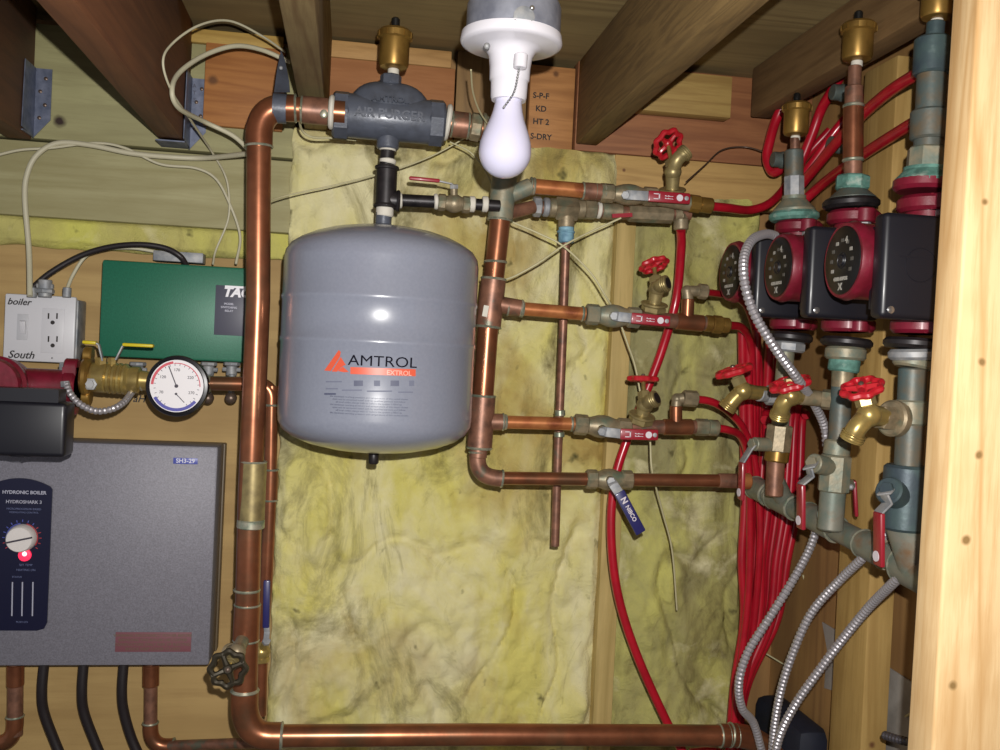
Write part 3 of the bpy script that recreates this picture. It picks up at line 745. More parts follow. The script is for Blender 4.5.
# row 2
ro = run('bright copper stub on the middle branch of the header', P(520, 308.5, YH), P(585, 314, YH), .0100)
collar(ro, P(508, 307.5, YH), P(520, 308.5, YH), .0118, 'copper_dull')
ballvalve('middle red lever valve with green crust on its body', P(586, 314, YH), P(640, 318, YH), .0125, 'bronze_green', P(614, 316, YH - .024), [P(618, 316.5, YH - .03)], P(631, 318, YH - .03), P(670, 321.5, YH - .03), Z_, NF)
ro = root('copper_tee', 'copper tee on the middle branch with a small upright stub', 'pipe fitting', P(660, 322, YH))
b = MB(); b.tube([P(638, 318, YH), P(712, 324, YH)], .0112, 22); part(ro, 'tube', b, 'copper_dull')
b = MB(); b.cyl(P(687, 321, YH), P(688, 299, YH), .0098); b.cyl(P(676, 321, YH), P(703, 323.5, YH), .0128); part(ro, 'tee', b, 'copper')
b = MB(); b.cyl(P(705, 323, YH), P(712, 324, YH), .0128); b.hex(P(712, 324, YH), P(722, 325, YH), .0138, 8); b.cyl(P(722, 325, YH), P(729, 325.5, YH), .0118); part(ro, 'compression_nut', b, 'brass_cap')
b = MB(); b.cyl(P(688, 300, YH), P(687, 291, YH), .0085); b.ball(P(687, 291, YH), .0088); b.cyl(P(687, 291, YH), P(699, 291, YH), .0082); b.hex(P(698, 291, YH), P(707, 292, YH), .0118, 8); part(ro, 'stub_elbow', b, 'bronze')
drain('brass drain with red wheel above the middle red lever', P(653, 312, YH - .004), P(657, 289, YH - .014), P(654, 265, YH + .006), P(668, 283, YH - .034), .0205, wax=V((-.22, .42, .9)), m='brass_old', bend=P(661, 285, YH - .026), r=.0098)
# row 3
ro = run('bright copper stub on the lowest branch of the header', P(503, 422, YH), P(574, 424, YH), .0098)
ballvalve('lowest red lever valve, over the long red hose', P(574, 424, YH), P(630, 429, YH), .0125, 'bronze', P(602, 431, YH - .024), [P(606, 432, YH - .03)], P(620, 434, YH - .03), P(658, 435, YH - .03), Z_, NF)
ro = root('copper_tee', 'copper tee on the lowest branch with angled outlet to red hose', 'pipe fitting', P(640, 428, YH))
b = MB(); b.tube([P(628, 427, YH), P(700, 427, YH)], .0108, 22); part(ro, 'tube', b, 'copper_dull')
b = MB(); b.cyl(P(676, 427, YH), P(676, 406, YH), .0095); b.cyl(P(663, 427, YH), P(692, 427, YH), .0125); part(ro, 'tee', b, 'copper')
b = MB(); b.cyl(P(676, 408, YH), P(677, 399, YH), .008); b.ball(P(677, 399, YH), .0088); b.cyl(P(677, 399, YH), P(684, 398, YH - .002), .008); b.hex(P(683, 398, YH), P(697, 399, YH), .0125, 8); part(ro, 'stub_elbow', b, 'bronze')
b = MB(); b.hex(P(695, 427, YH), P(708, 427.5, YH), .0132, 8); b.cyl(P(708, 427.5, YH), P(718, 428, YH), .0125); part(ro, 'compression_nut', b, 'bronze')
drain('brass drain with red wheel seen edge on above the lowest red lever', P(640, 423, YH - .004), P(645, 405, YH - .014), P(643, 379, YH + .006), P(657, 398, YH - .034), .0215, wax=V((0, .06, 1)), m='brass_old', bend=P(650, 401, YH - .026), r=.0098)
# row 4
ro = root('copper_return_pipe', 'horizontal copper pipe from the header foot with blue lever valve', 'pipe', P(495, 478, YH))
b = MB(); b.tube([P(494, 478, YH), P(745, 481, YH)], .0098, 22); part(ro, 'tube', b, 'copper')
b = MB(); b.cyl(P(718, 480.5, YH), P(745, 481, YH), .0112); part(ro, 'coupling', b, 'copper_dull')
b = MB(); b.cyl(P(738, 481, YH), P(750, 481, YH), .0122); part(ro, 'end_cap', b, 'copper_bright')
g0, g1 = P(619, 492, YH - .035), P(641, 533, YH - .035)
def bluemark(g):
    d = (g1 - g0).normalized()
    text(g, 'printed_letter', 'N', .012, g0 + d * .014 - Y_ * .003, d, -Y_, 'grip_white', bold=.0004)
    text(g, 'printed_letter', 'NIBCO', .0085, g0 + d * .036 - Y_ * .003 + V((0, 0, 0)), d, -Y_, 'grip_white', bold=.0002)
ballvalve('ball valve with dark blue lever hanging below its horizontal copper pipe', P(586, 479, YH), P(632, 480, YH), .0118, 'bronze', P(611, 481, YH - .026), [P(613, 484, YH - .034)], g0, g1, V((1, 0, .5)), NF, 'blue_grip', .0165, False, mark_fn=bluemark)

# ================================================================== RED PEX
def hose(label, pts, r=.0065, n=8, group=None, seg=14):
    p = spl(PS(pts), n); b = MB(); b.tube(p, r, seg)
    return single('red_hose', b, 'pex', label, 'hose', p[0], group)
YX = 1.455
hose('long red hose hanging from the top row across all branches to the bottom pipe', [(681, 230, YL), (681, 250, YL + .02), (676, 300, YX), (662, 350, YX), (645, 395, YX), (627, 440, YX), (615, 480, YX), (611, 530, YX), (617, 590, YX), (635, 650, YX), (665, 718, YX), (690, 765, YX)], .0072)
hose('red hose curving up right from the topmost branch', [(708, 206, YH), (728, 208, YH + .02), (750, 210, 1.44), (770, 203, 1.46), (787, 185, 1.5), (803, 160, 1.52), (830, 130, 1.5)], .0070)
hose('red hose stub from the middle branch tee to the corner', [(728, 325, YH), (742, 328, 1.42), (751, 345, 1.47), (753, 400, 1.5), (752, 480, 1.5)], .0062)
hose('red hose from the stub elbow behind the far pump', [(705, 292, YH), (720, 294, 1.42), (735, 297, 1.46), (748, 310, 1.5), (758, 350, 1.52), (762, 420, 1.54), (764, 500, 1.54)], .0055)
hose('red hose arching from the angled outlet of the lowest branch', [(694, 399, YH), (712, 402, YH + .01), (730, 413, 1.42), (745, 432, 1.45), (756, 470, 1.47), (760, 540, 1.48), (752, 640, 1.5), (740, 700, 1.5), (734, 775, 1.5)], .0062)
hose('short red hose leaving the end of the lowest branch', [(714, 428, YH), (728, 430, YH + .01), (741, 437, 1.42), (748, 460, 1.45), (750, 520, 1.47), (748, 600, 1.48), (736, 700, 1.49), (731, 775, 1.49)], .0062)
xs = [(742, 330, 745, 745), (757, 330, 753, 752), (770, 335, 760, 745), (778, 340, 772, 752), (765, 420, 768, 748), (800, 400, 790, 756), (806, 415, 798, 760), (790, 345, 778, 750), (748, 340, 751, 748), (796, 380, 785, 754)]
for i, (x0, y0, x1, x2) in enumerate(xs):
    Yq = 1.50 + .012 * (i % 4)
    hose('red hose in the dense vertical bundle beside the narrow batt', [(x0, y0, Yq - .02), ((x0 + x1) / 2, 420, Yq), (x1, 500, Yq), (x1 - 3 - (x1 - 745) * .15, 560, Yq), (744 + (x1 - 745) * .62, 620, Yq), (734 + (x1 - 745) * .22, 690, Yq), (728 + (x1 - 745) * .12, 775, Yq)], .0075, group='red hoses in the vertical bundle')
hose('red hose sloping behind the middle pipe up to the near pump column', [(795, 192, 1.45), (845, 133, 1.27), (885, 95, 1.15), (930, 66, 1.04)], .0078)
hose('lower sloping red hose meeting the near pump column', [(796, 208, 1.46), (825, 182, 1.40), (864, 154, 1.24), (900, 131, 1.13), (932, 112, 1.04)], .0078)
hose('dark red hose looping behind the small brass vent', [(785, 166, 1.47), (773, 172, 1.49), (767, 158, 1.5), (770, 140, 1.5), (776, 120, 1.5), (786, 100, 1.49), (800, 76, 1.48)], .0082)
hose('red hose rising steeply between the two brass vents', [(800, 165, 1.5), (812, 135, 1.48), (822, 108, 1.46), (836, 84, 1.42), (848, 60, 1.4)], .0082)
hose('red hose crossing between far and middle pump columns', [(800, 180, 1.45), (815, 160, 1.44), (838, 128, 1.42), (872, 92, 1.38), (900, 60, 1.36)], .0078)
for lab, x, y, Y in (('dark bronze elbow by the small brass vent', 783, 160, 1.44), ('dark bronze elbow between the vents, upper one', 843, 93, 1.36), ('dark bronze elbow between the vents, lower one', 840, 145, 1.36)):
    c = P(x, y, Y); r_ = root('hose_elbow', lab, 'pipe fitting', c); b = MB(); b.cyl(c - X_ * .018, c + X_ * .02, .012); b.ball(c, .0135); part(r_, 'elbow_body', b, 'teal_pipe')
    b = MB(); b.torus(c + X_ * .012, X_, .0125, .0016); part(r_, 'crimp_ring', b, 'galv')
hose('long red hose passing low behind the bottom pipe toward the corner', [(690, 752, 1.5), (712, 751, 1.5), (735, 757, 1.5)], .0065)

# ================================================================== PUMPS
def pump(label, C, H, p=Z_, m=-X_, s=-Y_, k=1.0, disc=True, box=None, group=None, motor_r=.043, motor_l=.101, face=True):
    """C centre of pipe axis, H half flange height"""
    ro = root('circulator_pump', label, 'pump', C - p * H, group); q = p.cross(m)
    b = MB(); b.cyl(C - p * H, C + p * H, .024)
    b.lathe(C - m * .034 * k, m, [(0, .03 * k), (.006, .043 * k), (.03, .05 * k), (.062, .05 * k), (.068, .045 * k)], 36)
    b.lathe(C + m * .03, m, [(0, motor_r * 1.1), (.01, motor_r * 1.12), (.014, motor_r), (motor_l - .045, motor_r), (motor_l - .038, motor_r * 1.05), (motor_l - .03, motor_r * .98)], 40)
    part(ro, 'body', b, 'pump_red')
    for sg in (-1, 1):
        b = MB(); e = C + p * (H * sg); i = C + p * ((H - .018) * sg)
        b.cyl(i, e, .034 * k)
        for t in (-1, 1): b.cyl(i + q * (t * .028), e + q * (t * .028), .0125)
        b.box((i + e) / 2, q, m, p, .056, .03, .018)
        f = part(ro, 'flange', b, 'pump_red')
        for t in (-1, 1):
            b = MB(); bb = C + p * ((H - .025) * sg) + q * (t * .028); b.hex(bb, bb + p * (.007 * sg), .0075); part(f, 'bolt', b, 'galv')
    if face:
        fc = C + m * (motor_l + .0005)
        b = MB(); b.lathe(fc - m * .004, m, [(0, motor_r * .9), (.004, motor_r * .9), (.005, motor_r * .86)], 40); f = part(ro, 'nameplate_disc', b, 'pump_face')
        o_ = fc + m * .0012; xx = p.cross(m)
        def fm(du, dv, w, h, mt='pump_mark', nm='printed_mark'):
            b = MB(); b.box(o_ + xx * du + p * dv, xx, p, m, w, h, .0004); part(f, nm, b, mt)
        b = MB(); b.torus(o_, m, .0085, .0008, 24, 6); b.lathe(o_, m, [(0, .0065), (.0015, .0055)], 20); part(f, 'centre_plug', b, 'pump_black')
        for t in range(9):
            a = math.radians(150 - t * 30 + 60)
            fm(.0225 * math.cos(a), .0225 * math.sin(a), .0055, .004, 'pump_dim' if t % 3 else 'pump_mark')
        text(f, 'printed_mark', '4', .010, o_ + xx * .009 + p * .022, xx, m, 'pump_mark', bold=.0004)
        text(f, 'printed_mark', 'GRUNDFOS', .0055, o_ - p * .021, xx, m, 'pump_mark', bold=.0003)
        text(f, 'printed_mark', 'X', .010, o_ - p * .030, xx, m, 'pump_mark', bold=.0006)
    bc, bx = box if box else (C + m * .043 + s * .054 - p * .010, (.096, .113, .024))
    b = MB(); b.box(bc, m, p, s, bx[0], bx[1], bx[2], .006, 3); b.box(bc - s * (bx[2] / 2 + .008), m, p, s, bx[0] * .8, bx[1] * .8, .018); t = part(ro, 'terminal_box', b, 'pump_black')
    fc = bc + s * (bx[2] / 2)
    b = MB(); b.lathe(fc + m * (bx[0] * .38) - p * (bx[1] * .42), s, [(-.001, .004), (.001, .004), (.002, .002)], 14); part(t, 'screw', b, 'chrome')
    b = MB(); b.torus(fc + m * .004 + p * .002, s, .018, .0006, 28, 6); b.bar(fc + m * .03 + p * .01, fc - m * .03 + p * .01, .001, p, .001); part(t, 'embossed_emblem', b, 'pump_black')
    return ro
XM = .61
pY = {2: 1.31, 3: 1.16, 4: 1.0}
def axis_x(Y, y, guess):
    return P(guess, y, Y)
PC = {2: P(796, 276, 1.31), 3: P(851, 272, 1.16), 4: P(925, 266, 1.0)}
pump('farthest of the three red pumps in the right hand row, beside the yellow batt', PC[2], .079)
pump('middle red pump of the right hand row, behind the looping conduit', PC[3], .079)
pump('nearest red pump of the right hand row, partly hidden by the post', PC[4], .078)

# upper columns above pumps
def stack(name, label, cat, items, Y, loc=None, base_ax=None):
    """items: (x0,y0,x1,y1,r,material,partname[,hex])"""
    ro = root(name, label, cat, P(items[0][0], items[0][1], Y))
    for it in items:
        x0, y0, x1, y1, r, m, nm = it[:7]; b = MB(); a, c = P(x0, y0, Y), P(x1, y1, Y)
        if len(it) > 7 and it[7] == 'hex': b.hex(a, c, r, 8)
        elif len(it) > 7 and it[7] == 'cone': d = c - a; Ln = d.length; b.lathe(a, d, [(0, r), (Ln * .2, r), (Ln * .8, it[8]), (Ln, it[8])], 28)
        else: b.cyl(a, c, r)
        part(ro, nm, b, m)
    return ro
Y = 1.31
stack('pump_riser_fitting', 'green crusted fittings from the farthest pump up to its vent', 'pipe fitting',
      [(794, 221, 794, 212, .036, 'verdigris', 'union_flange'), (794, 213, 794, 196, .030, 'bronze_green', 'union_cone', 'cone', .017), (794, 198, 794, 176, .015, 'galv', 'union_nut', 'hex'), (794, 184, 794, 150, .0135, 'teal_pipe', 'tube'), (795, 152, 795, 138, .007, 'copper_dull', 'nipple')], Y)
vent('smallest brass air vent can above the farthest pump', P(795.5, 136, Y), .0200, px(34, Y))
Y = 1.16
stack('pump_riser_pipe', 'brown copper pipe from the middle pump up to its vent', 'pipe',
      [(851, 209, 851, 199, .036, 'black_iron', 'union_flange'), (852, 201, 852, 186, .030, 'teal_pipe', 'union_cone', 'cone', .017), (852, 190, 853, 176, .022, 'verdigris', 'union_nut', 'hex'), (853, 178, 854, 86, .0115, 'copper_dull', 'tube'), (853, 160, 853.5, 106, .0128, 'copper', 'coupling'), (853, 162, 853, 158, .0138, 'solder', 'solder_joint'), (853.5, 108, 853.6, 104, .0138, 'solder', 'solder_joint'), (854, 98, 855, 66, .0085, 'copper_dull', 'nipple')], Y)
vent('large brass air vent can above the middle pump', P(857, 61, Y), .0215, px(40, Y))
Y = 1.0
stack('pump_riser_pipe', 'dark blue grey column of fittings above the nearest pump', 'pipe',
      [(924, 192, 925, 178, .034, 'pump_red', 'flange'), (925, 184, 926, 168, .034, 'verdigris', 'union_cone', 'cone', .024), (926, 172, 928, 148, .022, 'bronze_green', 'union_nut', 'hex'), (928, 152, 932, 70, .016, 'teal_pipe', 'tube'), (929, 140, 930, 110, .021, 'teal_pipe', 'lower_tee'), (931, 75, 933, 38, .020, 'blue_grey_elbow', 'upper_tee'), (934, 45, 936, 22, .010, 'blue_grey_elbow', 'nipple')], Y)
vent('brass air vent can at the top edge beside the near post', P(937, 19, Y), .0200, px(34, Y))

# lower columns
Y = 1.31
stack('pump_drop_pipe', 'corroded column below the farthest pump', 'pipe',
      [(790, 333, 789, 342, .033, 'black_iron', 'union_flange'), (788, 342, 787, 352, .026, 'galv', 'union_nut', 'hex'), (786, 350, 779, 440, .0125, 'bronze_green', 'tube'), (780, 425, 777, 452, .0195, 'bronze', 'valve_body', 'hex'), (778, 448, 776, 462, .0175, 'brass_cap', 'lower_hex'), (776, 460, 774, 496, .0130, 'copper_dull', 'lower_tube')], Y)
Y = 1.16
stack('pump_drop_pipe', 'teal crusted column below the middle pump', 'pipe',
      [(847, 338, 846, 347, .033, 'black_iron', 'union_flange'), (846, 347, 845, 360, .026, 'bronze_green', 'union_nut'), (845, 358, 843, 372, .020, 'verdigris', 'crusted_nut'), (843, 370, 842, 388, .014, 'bronze', 'reducer'), (842, 385, 838, 450, .0135, 'teal_pipe', 'tube'), (838, 440, 836, 456, .017, 'bronze_green', 'collar'), (836, 455, 833, 492, .0205, 'bronze_green', 'valve_body', 'hex'), (833, 490, 830, 530, .0165, 'manifold', 'lower_tube')], Y)
Y = 1.0
stack('pump_drop_pipe', 'dark teal column below the nearest pump, beside the post', 'pipe',
      [(915, 339, 914, 349, .034, 'black_iron', 'union_flange'), (914, 349, 914, 360, .028, 'galv', 'union_nut'), (914, 358, 912, 368, .022, 'bronze_green', 'crusted_nut'), (913, 368, 908, 470, .0155, 'teal_pipe', 'tube'), (911, 400, 910, 425, .018, 'bronze_green', 'tee'), (908, 465, 904, 530, .026, 'blue_grey_elbow', 'valve_body')], Y)
# manifold
ro = root('lower_manifold', 'thick grey green manifold pipe slanting under the right hand pumps', 'pipe', P(758, 490, 1.44))
A = P(758, 489, 1.44); B = P(925, 575, .99)
def ml(Y): t = (Y - 1.44) / (.99 - 1.44); return A.lerp(B, t)
b = MB(); b.tube([ml(1.45), ml(.97)], .0155, 28); part(ro, 'tube', b, 'manifold')
d = (B - A).normalized()
for y0, y1 in ((1.45, 1.40), (1.38, 1.31), (1.27, 1.19), (1.12, 1.07), (1.03, .96)):
    b = MB(); b.cyl(ml(y0), ml(y1), .0182 if y1 > 1 else .023); o_ = part(ro, 'coupling', b, 'manifold')
    for yy in (y0, y1):
        c = MB(); c.torus(ml(yy), d, .0178 if y1 > 1 else .0225, .0016, 28, 6); part(o_, 'solder_joint', c, 'solder')
for q0, q1, rr in ((ml(1.20), P(830, 515, 1.17), .0165), (ml(1.34), P(775, 480, 1.31), .0135), (ml(1.0), P(904, 520, 1.0), .022)):
    b = MB(); b.tube([q0, q1], rr, 20); part(ro, 'upright_outlet', b, 'manifold')
# lever valves on these columns (seen edge on)
def edge_valve(label, body, piv, br, g0, g1, r=.0125, m='bronze_green', gw=.020):
    ro = root('lever_valve', label, 'valve', body)
    b = MB(); b.cyl(body, piv, r, 20); b.hex(piv, piv + (piv - body).normalized() * .006, .0085); part(ro, 'stem_boss', b, m)
    pts = [piv] + br + [g0]; b = MB()
    for p_, q_ in zip(pts, pts[1:]): b.bar(p_, q_ + (q_ - p_).normalized() * .001, .017, Y_, .0025, .0006)
    h_ = part(ro, 'lever', b, 'galv')
    b = MB(); b.bar(g0, g1, gw, Y_ * 1 + X_ * .1, .0058, .002); g = part(h_, 'grip', b, 'red_grip')
    b = MB(); e = g1 + (g0 - g1).normalized() * .011; b.lathe(e - X_ * .0032, -X_, [(0, .006), (.001, .006)], 16); part(g, 'printed_seal', b, 'grip_white')
    return ro
edge_valve('red lever valve on the middle pump column, its lever hanging edge on', P(834, 468, 1.16), P(813, 463, 1.14), [P(809, 468, 1.13), P(811, 476, 1.13)], P(801, 484, 1.13), P(801, 529, 1.13))
edge_valve('nearest red lever valve low at the right beside the near post', P(905, 500, 1.0), P(888, 490, .98), [P(884, 494, .975), P(888, 503, .975)], P(879, 512, .975), P(879, 566, .975), .016, 'blue_grey_elbow')
edge_valve('farthest lever valve with silver bracket among the red hoses', P(774, 445, 1.31), P(754, 444, 1.3), [P(750, 449, 1.3)], P(742, 462, 1.3), P(741, 500, 1.3), .010)
ro = root('lever_valve', 'small red lever tucked between the middle column and the stud', 'valve', P(850, 480, 1.2))
b = MB(); b.cyl(P(838, 485, 1.19), P(851, 485, 1.21), .008); part(ro, 'stem_boss', b, 'bronze_green')
b = MB(); b.bar(P(854, 480, 1.21), P(856, 516, 1.21), .018, Y_ + X_ * .4, .005, .002); g = part(ro, 'grip', b, 'red_grip')
b = MB(); b.ball(P(851, 487, 1.19), .004); part(g, 'nut', b, 'galv')

# drains at right
drain('far brass sillcock with red wheel, spout over the red hoses', P(766, 394, 1.31), P(743, 391, 1.285), P(734, 371, 1.29), P(726, 409, 1.295), .0245, wax=V((-.35, .0, .93)), bend=P(735, 398, 1.29), flange=False)
drain('middle brass sillcock with red wheel in front of the braided conduit', P(812, 397, 1.2), P(791, 396, 1.17), P(790, 384, 1.17), P(779, 418, 1.185), .0245, wax=V((-.36, -.12, .9)), bend=P(783, 404, 1.175), flange=False)
drain('nearest brass sillcock with large red wheel in front of the stud', P(899, 419, 1.0), P(869, 415, .98), P(862, 388, .985), P(851, 440, .985), .0215, wax=V((-.42, -.26, .86)), bend=P(857, 428, .98), r=.0108, flange=False)
ro = root('pipe_nipple', 'short dark nipple with round flange joining nearest sillcock to its column', 'pipe fitting', P(899, 419, 1.0))
b = MB(); b.hex(P(879, 417, .99), P(891, 418, .995), .0145); b.cyl(P(890, 418, .995), P(898, 419, 1.0), .021); b.cyl(P(897, 419, 1.0), P(910, 419, 1.0), .013); part(ro, 'nipple_body', b, 'bronze')
ro = root('pipe_nipple', 'short bronze nipple joining the middle sillcock to its column', 'pipe fitting', P(815, 398, 1.19))
b = MB(); b.cyl(P(800, 397, 1.18), P(825, 399, 1.18), .0105); b.hex(P(822, 399, 1.18), P(842, 401, 1.165), .0135, 8); part(ro, 'nipple_body', b, 'bronze')
ro = root('pipe_nipple', 'short bronze nipple joining the far sillcock to its column', 'pipe fitting', P(765, 394, 1.31))
b = MB(); b.cyl(P(758, 394, 1.3), P(768, 395, 1.31), .0105); b.hex(P(766, 395, 1.31), P(784, 396, 1.31), .0145, 8); part(ro, 'nipple_body', b, 'galv')

# ================================================================== CONDUITS
def conduit(label, pts, r=.0065, step=.0021, m='conduit', n=12):
    p = even(spl(PS(pts), n), step); b = MB()
    rs = [r * (.76 if i % 3 == 0 else 1) for i in range(len(p))]
    b.tube(p, rs, 12)
    return single('flexible_conduit', b, m, label, 'conduit', p[0], None, .3)
conduit('flexible steel conduit looping off the middle pump and down its column', [(776, 236, 1.22), (766, 234, 1.2), (752, 240, 1.16), (744, 258, 1.13), (745, 285, 1.11), (755, 315, 1.11), (775, 348, 1.12), (797, 378, 1.14), (812, 400, 1.19), (824, 425, 1.22), (827, 447, 1.22)], .0062)
conduit('leftmost of three steel conduits hanging from the manifold', [(819, 520, 1.26), (810, 548, 1.24), (793, 580, 1.22), (768, 620, 1.21), (748, 652, 1.22), (739, 682, 1.23), (742, 708, 1.25), (754, 724, 1.28), (764, 760, 1.31)], .0060)
conduit('middle of three steel conduits hanging from the manifold', [(909, 505, 1.05), (893, 527, 1.06), (868, 553, 1.1), (840, 580, 1.16), (812, 612, 1.2), (794, 650, 1.22), (781, 690, 1.24), (774, 730, 1.26), (772, 765, 1.28)], .0060)
conduit('rightmost of three steel conduits hanging in front of the stud', [(910, 562, 1.0), (898, 578, 1.02), (870, 606, 1.1), (842, 640, 1.15), (815, 676, 1.18), (795, 705, 1.2), (780, 735, 1.22), (772, 770, 1.24)], .0060)
conduit('short piece of conduit at the very bottom beside the post', [(884, 735, 1.15), (900, 740, 1.12), (925, 745, 1.08)], .0058, m='conduit_dark')

# ================================================================== LAMP
YB = 1.05
c0 = P(511, 48, YB); ro = root('lamp_holder', 'white porcelain lamp holder under a round steel box, pull chain hanging', 'lamp', c0)
lx = P(512, 38, YB); zt = CZ
b = MB(); b.lathe(P(513, 36, YB), Z_, [(0, .050), (.002, .0525), (.03, .0525), (.036, .050), (.038, .046)], 40); bx_ = part(ro, 'junction_box', b, 'box_galv')
for (x, y) in ((524, 17),):
    q = P(x, y, YB - .0525); b = MB(); b.lathe(q, -Y_, [(-.002, .0115), (.001, .0115), (.002, .009)], 20); part(bx_, 'knockout', b, 'galv')
    b = MB(); b.ball(P(532, 8, YB - .054), .003); b.ball(P(515, 21, YB - .054), .002); part(bx_, 'screw', b, 'chrome')
b = MB(); b.tube([P(513, 2, YB), P(514, -30, YB), V((P(514, -30, YB).x, YB, CZ))], .012, 16); part(ro, 'box_stem', b, 'galv')
b = MB(); zc_ = P(511, 50, YB); u1 = px(1, YB)
b.lathe(P(511, 48, YB) , -Z_, [(-13 * u1, 48 * u1), (-12 * u1, 50.5 * u1), (-4 * u1, 51.5 * u1), (-2 * u1, 50 * u1), (-.5 * u1, 46 * u1), (.5 * u1, 31 * u1), (4 * u1, 25 * u1), (10 * u1, 22 * u1), (20 * u1, 20.6 * u1), (33 * u1, 20 * u1), (34 * u1, 18.6 * u1), (50 * u1, 18.2 * u1), (53 * u1, 17.2 * u1)], 48)
part(ro, 'porcelain_base', b, 'porcelain', ang=1.0)
b = MB(); b.cyl(P(521, 54, YB - .035), P(520, 68, YB - .035), .0075); part(ro, 'chain_outlet', b, 'porcelain')
b = MB(); pp = even(spl(PS([(519, 68), (518, 75), (514, 92), (504, 107)], YB - .036), 8), .0032)
for q in pp: b.ball(q, .0013, 8)
part(ro, 'pull_chain', b, 'galv')
b = MB(); b.ball(P(487, 46, YB - .045), .0035); part(ro, 'screw', b, 'galv')
bb = P(504, 95, YB); ro = root('light_bulb', 'unlit white frosted light bulb hanging below the lamp holder', 'light bulb', bb)
bo = P(505, 152, YB); ax = (bo - P(509, 95, YB)).normalized()
r0 = 26.5 * u1
b = MB(); b.lathe(bo, ax, [(-60 * u1, 12.5 * u1), (-50 * u1, 13.4 * u1), (-40 * u1, 15.2 * u1), (-32 * u1, 17.6 * u1), (-24 * u1, 20.8 * u1), (-16 * u1, 23.7 * u1), (-8 * u1, 25.8 * u1), (0, r0)] + [(r0 * math.sin(t), r0 * math.cos(t)) for t in [math.pi / 2 * k / 12 for k in range(1, 13)]], 48)
part(ro, 'glass', b, 'bulb_glass', ang=1.0)
b = MB(); b.cyl(bo - ax * 70 * u1, bo - ax * 58 * u1, 12.5 * u1); part(ro, 'screw_base', b, 'galv')

# ================================================================== LEFT: BOILER
YF = 1.545
mx = lambda x, y, Y: P(x, y, Y)
bx0, bx1 = P(-70, 560, YF).x, P(213.5, 560, YF).x; bz0, bz1 = P(100, 666, YF).z, P(100, 443, YF).z
ro = root('electric_boiler', 'wide grey electric boiler cabinet with dark blue control panel, lower left', 'boiler', V(((bx0 + bx1) / 2, YW, bz0)))
b = MB(); b.abox(bx0, bx1, YF, YW - .022, bz0, bz1, .004); part(ro, 'front_cover', b, 'boiler_grey')
b = MB(); b.abox(bx0, bx1 + .002, YW - .022, YW - .001, bz0, bz1 - .002, .002); part(ro, 'back_tray', b, 'boiler_side')
# control panel outline with arched top
pts = []
cx = P(18, 550, YF).x; hw = P(50.5, 550, YF).x - cx; zt_ = P(30, 486, YF).z; zb_ = P(30, 630, YF).z
out = [(-hw, zb_ + .012), (-hw + .004, zb_ + .003), (-hw + .014, zb_), (hw - .014, zb_), (hw - .004, zb_ + .003), (hw, zb_ + .012), (hw, zt_ - .004), (hw - .003, zt_)]
for k in range(1, 12):
    t = 1 - 2 * k / 12; out.append((t * (hw - .003), zt_ + .012 * (1 - t * t)))
out.append((-hw + .003, zt_)); out.append((-hw, zt_ - .004))
b = MB(); b.prism([V((cx + x, YF - .0004, z)) for x, z in out], V((0, -.003, 0))); cp = part(ro, 'control_panel', b, 'navy_panel')
YQ = YF - .0036
def ptx(s, size, x, y, m, **k): text(cp, 'panel_lettering', s, size, P(x, y, YQ), X_, -Y_, m, **k)
ptx('HYDRONIC BOILER', .0072, 24.5, 492.5, 'panel_white', bold=.0002)
ptx('HYDROSHARK 3', .0070, 24, 502, 'panel_white', bold=.0001)
ptx('MICROPROCESSOR BASED', .0042, 24, 509, 'panel_dim'); ptx('MODULATING CONTROL', .0036, 24, 512.5, 'panel_dim')
kc = P(22, 538, YQ)
for k in range(15):
    a = math.radians(-35 + k * 250 / 14 ); m_ = 'panel_red' if k in (0, 1, 2, 3, 4, 13, 14) else 'sticker_blue'
    b = MB(); q = kc + X_ * (.0265 * math.cos(a)) + Z_ * (.0265 * math.sin(a)); b.box(q, X_ * math.cos(a) + Z_ * math.sin(a), X_ * -math.sin(a) + Z_ * math.cos(a), Y_, .0035, .0012, .0005); part(cp, 'dial_tick', b, m_)
for a0_, a1_, m_ in ((-.5, 1.3, 'panel_red'), (1.7, 3.4, 'sticker_blue')):
    b = MB(); n = 12; A = []; 
    pl = [kc + X_ * (.0225 * math.cos(a0_ + (a1_ - a0_) * k / n)) + Z_ * (.0225 * math.sin(a0_ + (a1_ - a0_) * k / n)) for k in range(n + 1)]
    b.tube(pl, .0009, 6); part(cp, 'dial_arc', b, m_)
b = MB(); b.lathe(kc + Y_ * .001, -Y_, [(0, .0215), (.004, .0212), (.014, .0195), (.016, .018)], 36); kn = part(cp, 'temperature_knob', b, 'knob_white')
b = MB(); b.bar(kc - Y_ * .0155 - X_ * .019 - Z_ * .005, kc - Y_ * .0155 + X_ * .019 + Z_ * .004, .0025, Z_, .002); part(kn, 'pointer_groove', b, 'needle')
b = MB(); b.lathe(P(25, 555, YQ), -Y_, [(0, .0095), (.003, .009), (.004, .006)], 24); part(cp, 'indicator_lamp', b, 'red_lamp')
b = MB(); b.ball(P(24.5, 554, YQ - .004), .0035, 12, (1, .4, 1)); part(cp, 'indicator_lamp_centre', b, 'red_lamp_core')
for k, s in enumerate(('SET TEMP', 'HEATING ON')): ptx(s, .0045, 26, 565 + 5 * k, 'panel_dim')
ptx('STATUS', .004, 17, 577, 'panel_dim')
for x in (12.5, 22.5, 33):
    b = MB(); b.bar(P(x, 582, YQ), P(x - .6, 616, YQ), .0018, X_, .0006); part(cp, 'panel_line', b, 'panel_white')
ptx('PUSH ON', .004, 22, 622, 'panel_dim')
b = MB(); b.box(P(185.5, 461, YF - .001), X_, Y_, Z_, .037, .0006, .0095, .0002); st = part(ro, 'model_sticker', b, 'sticker_blue')
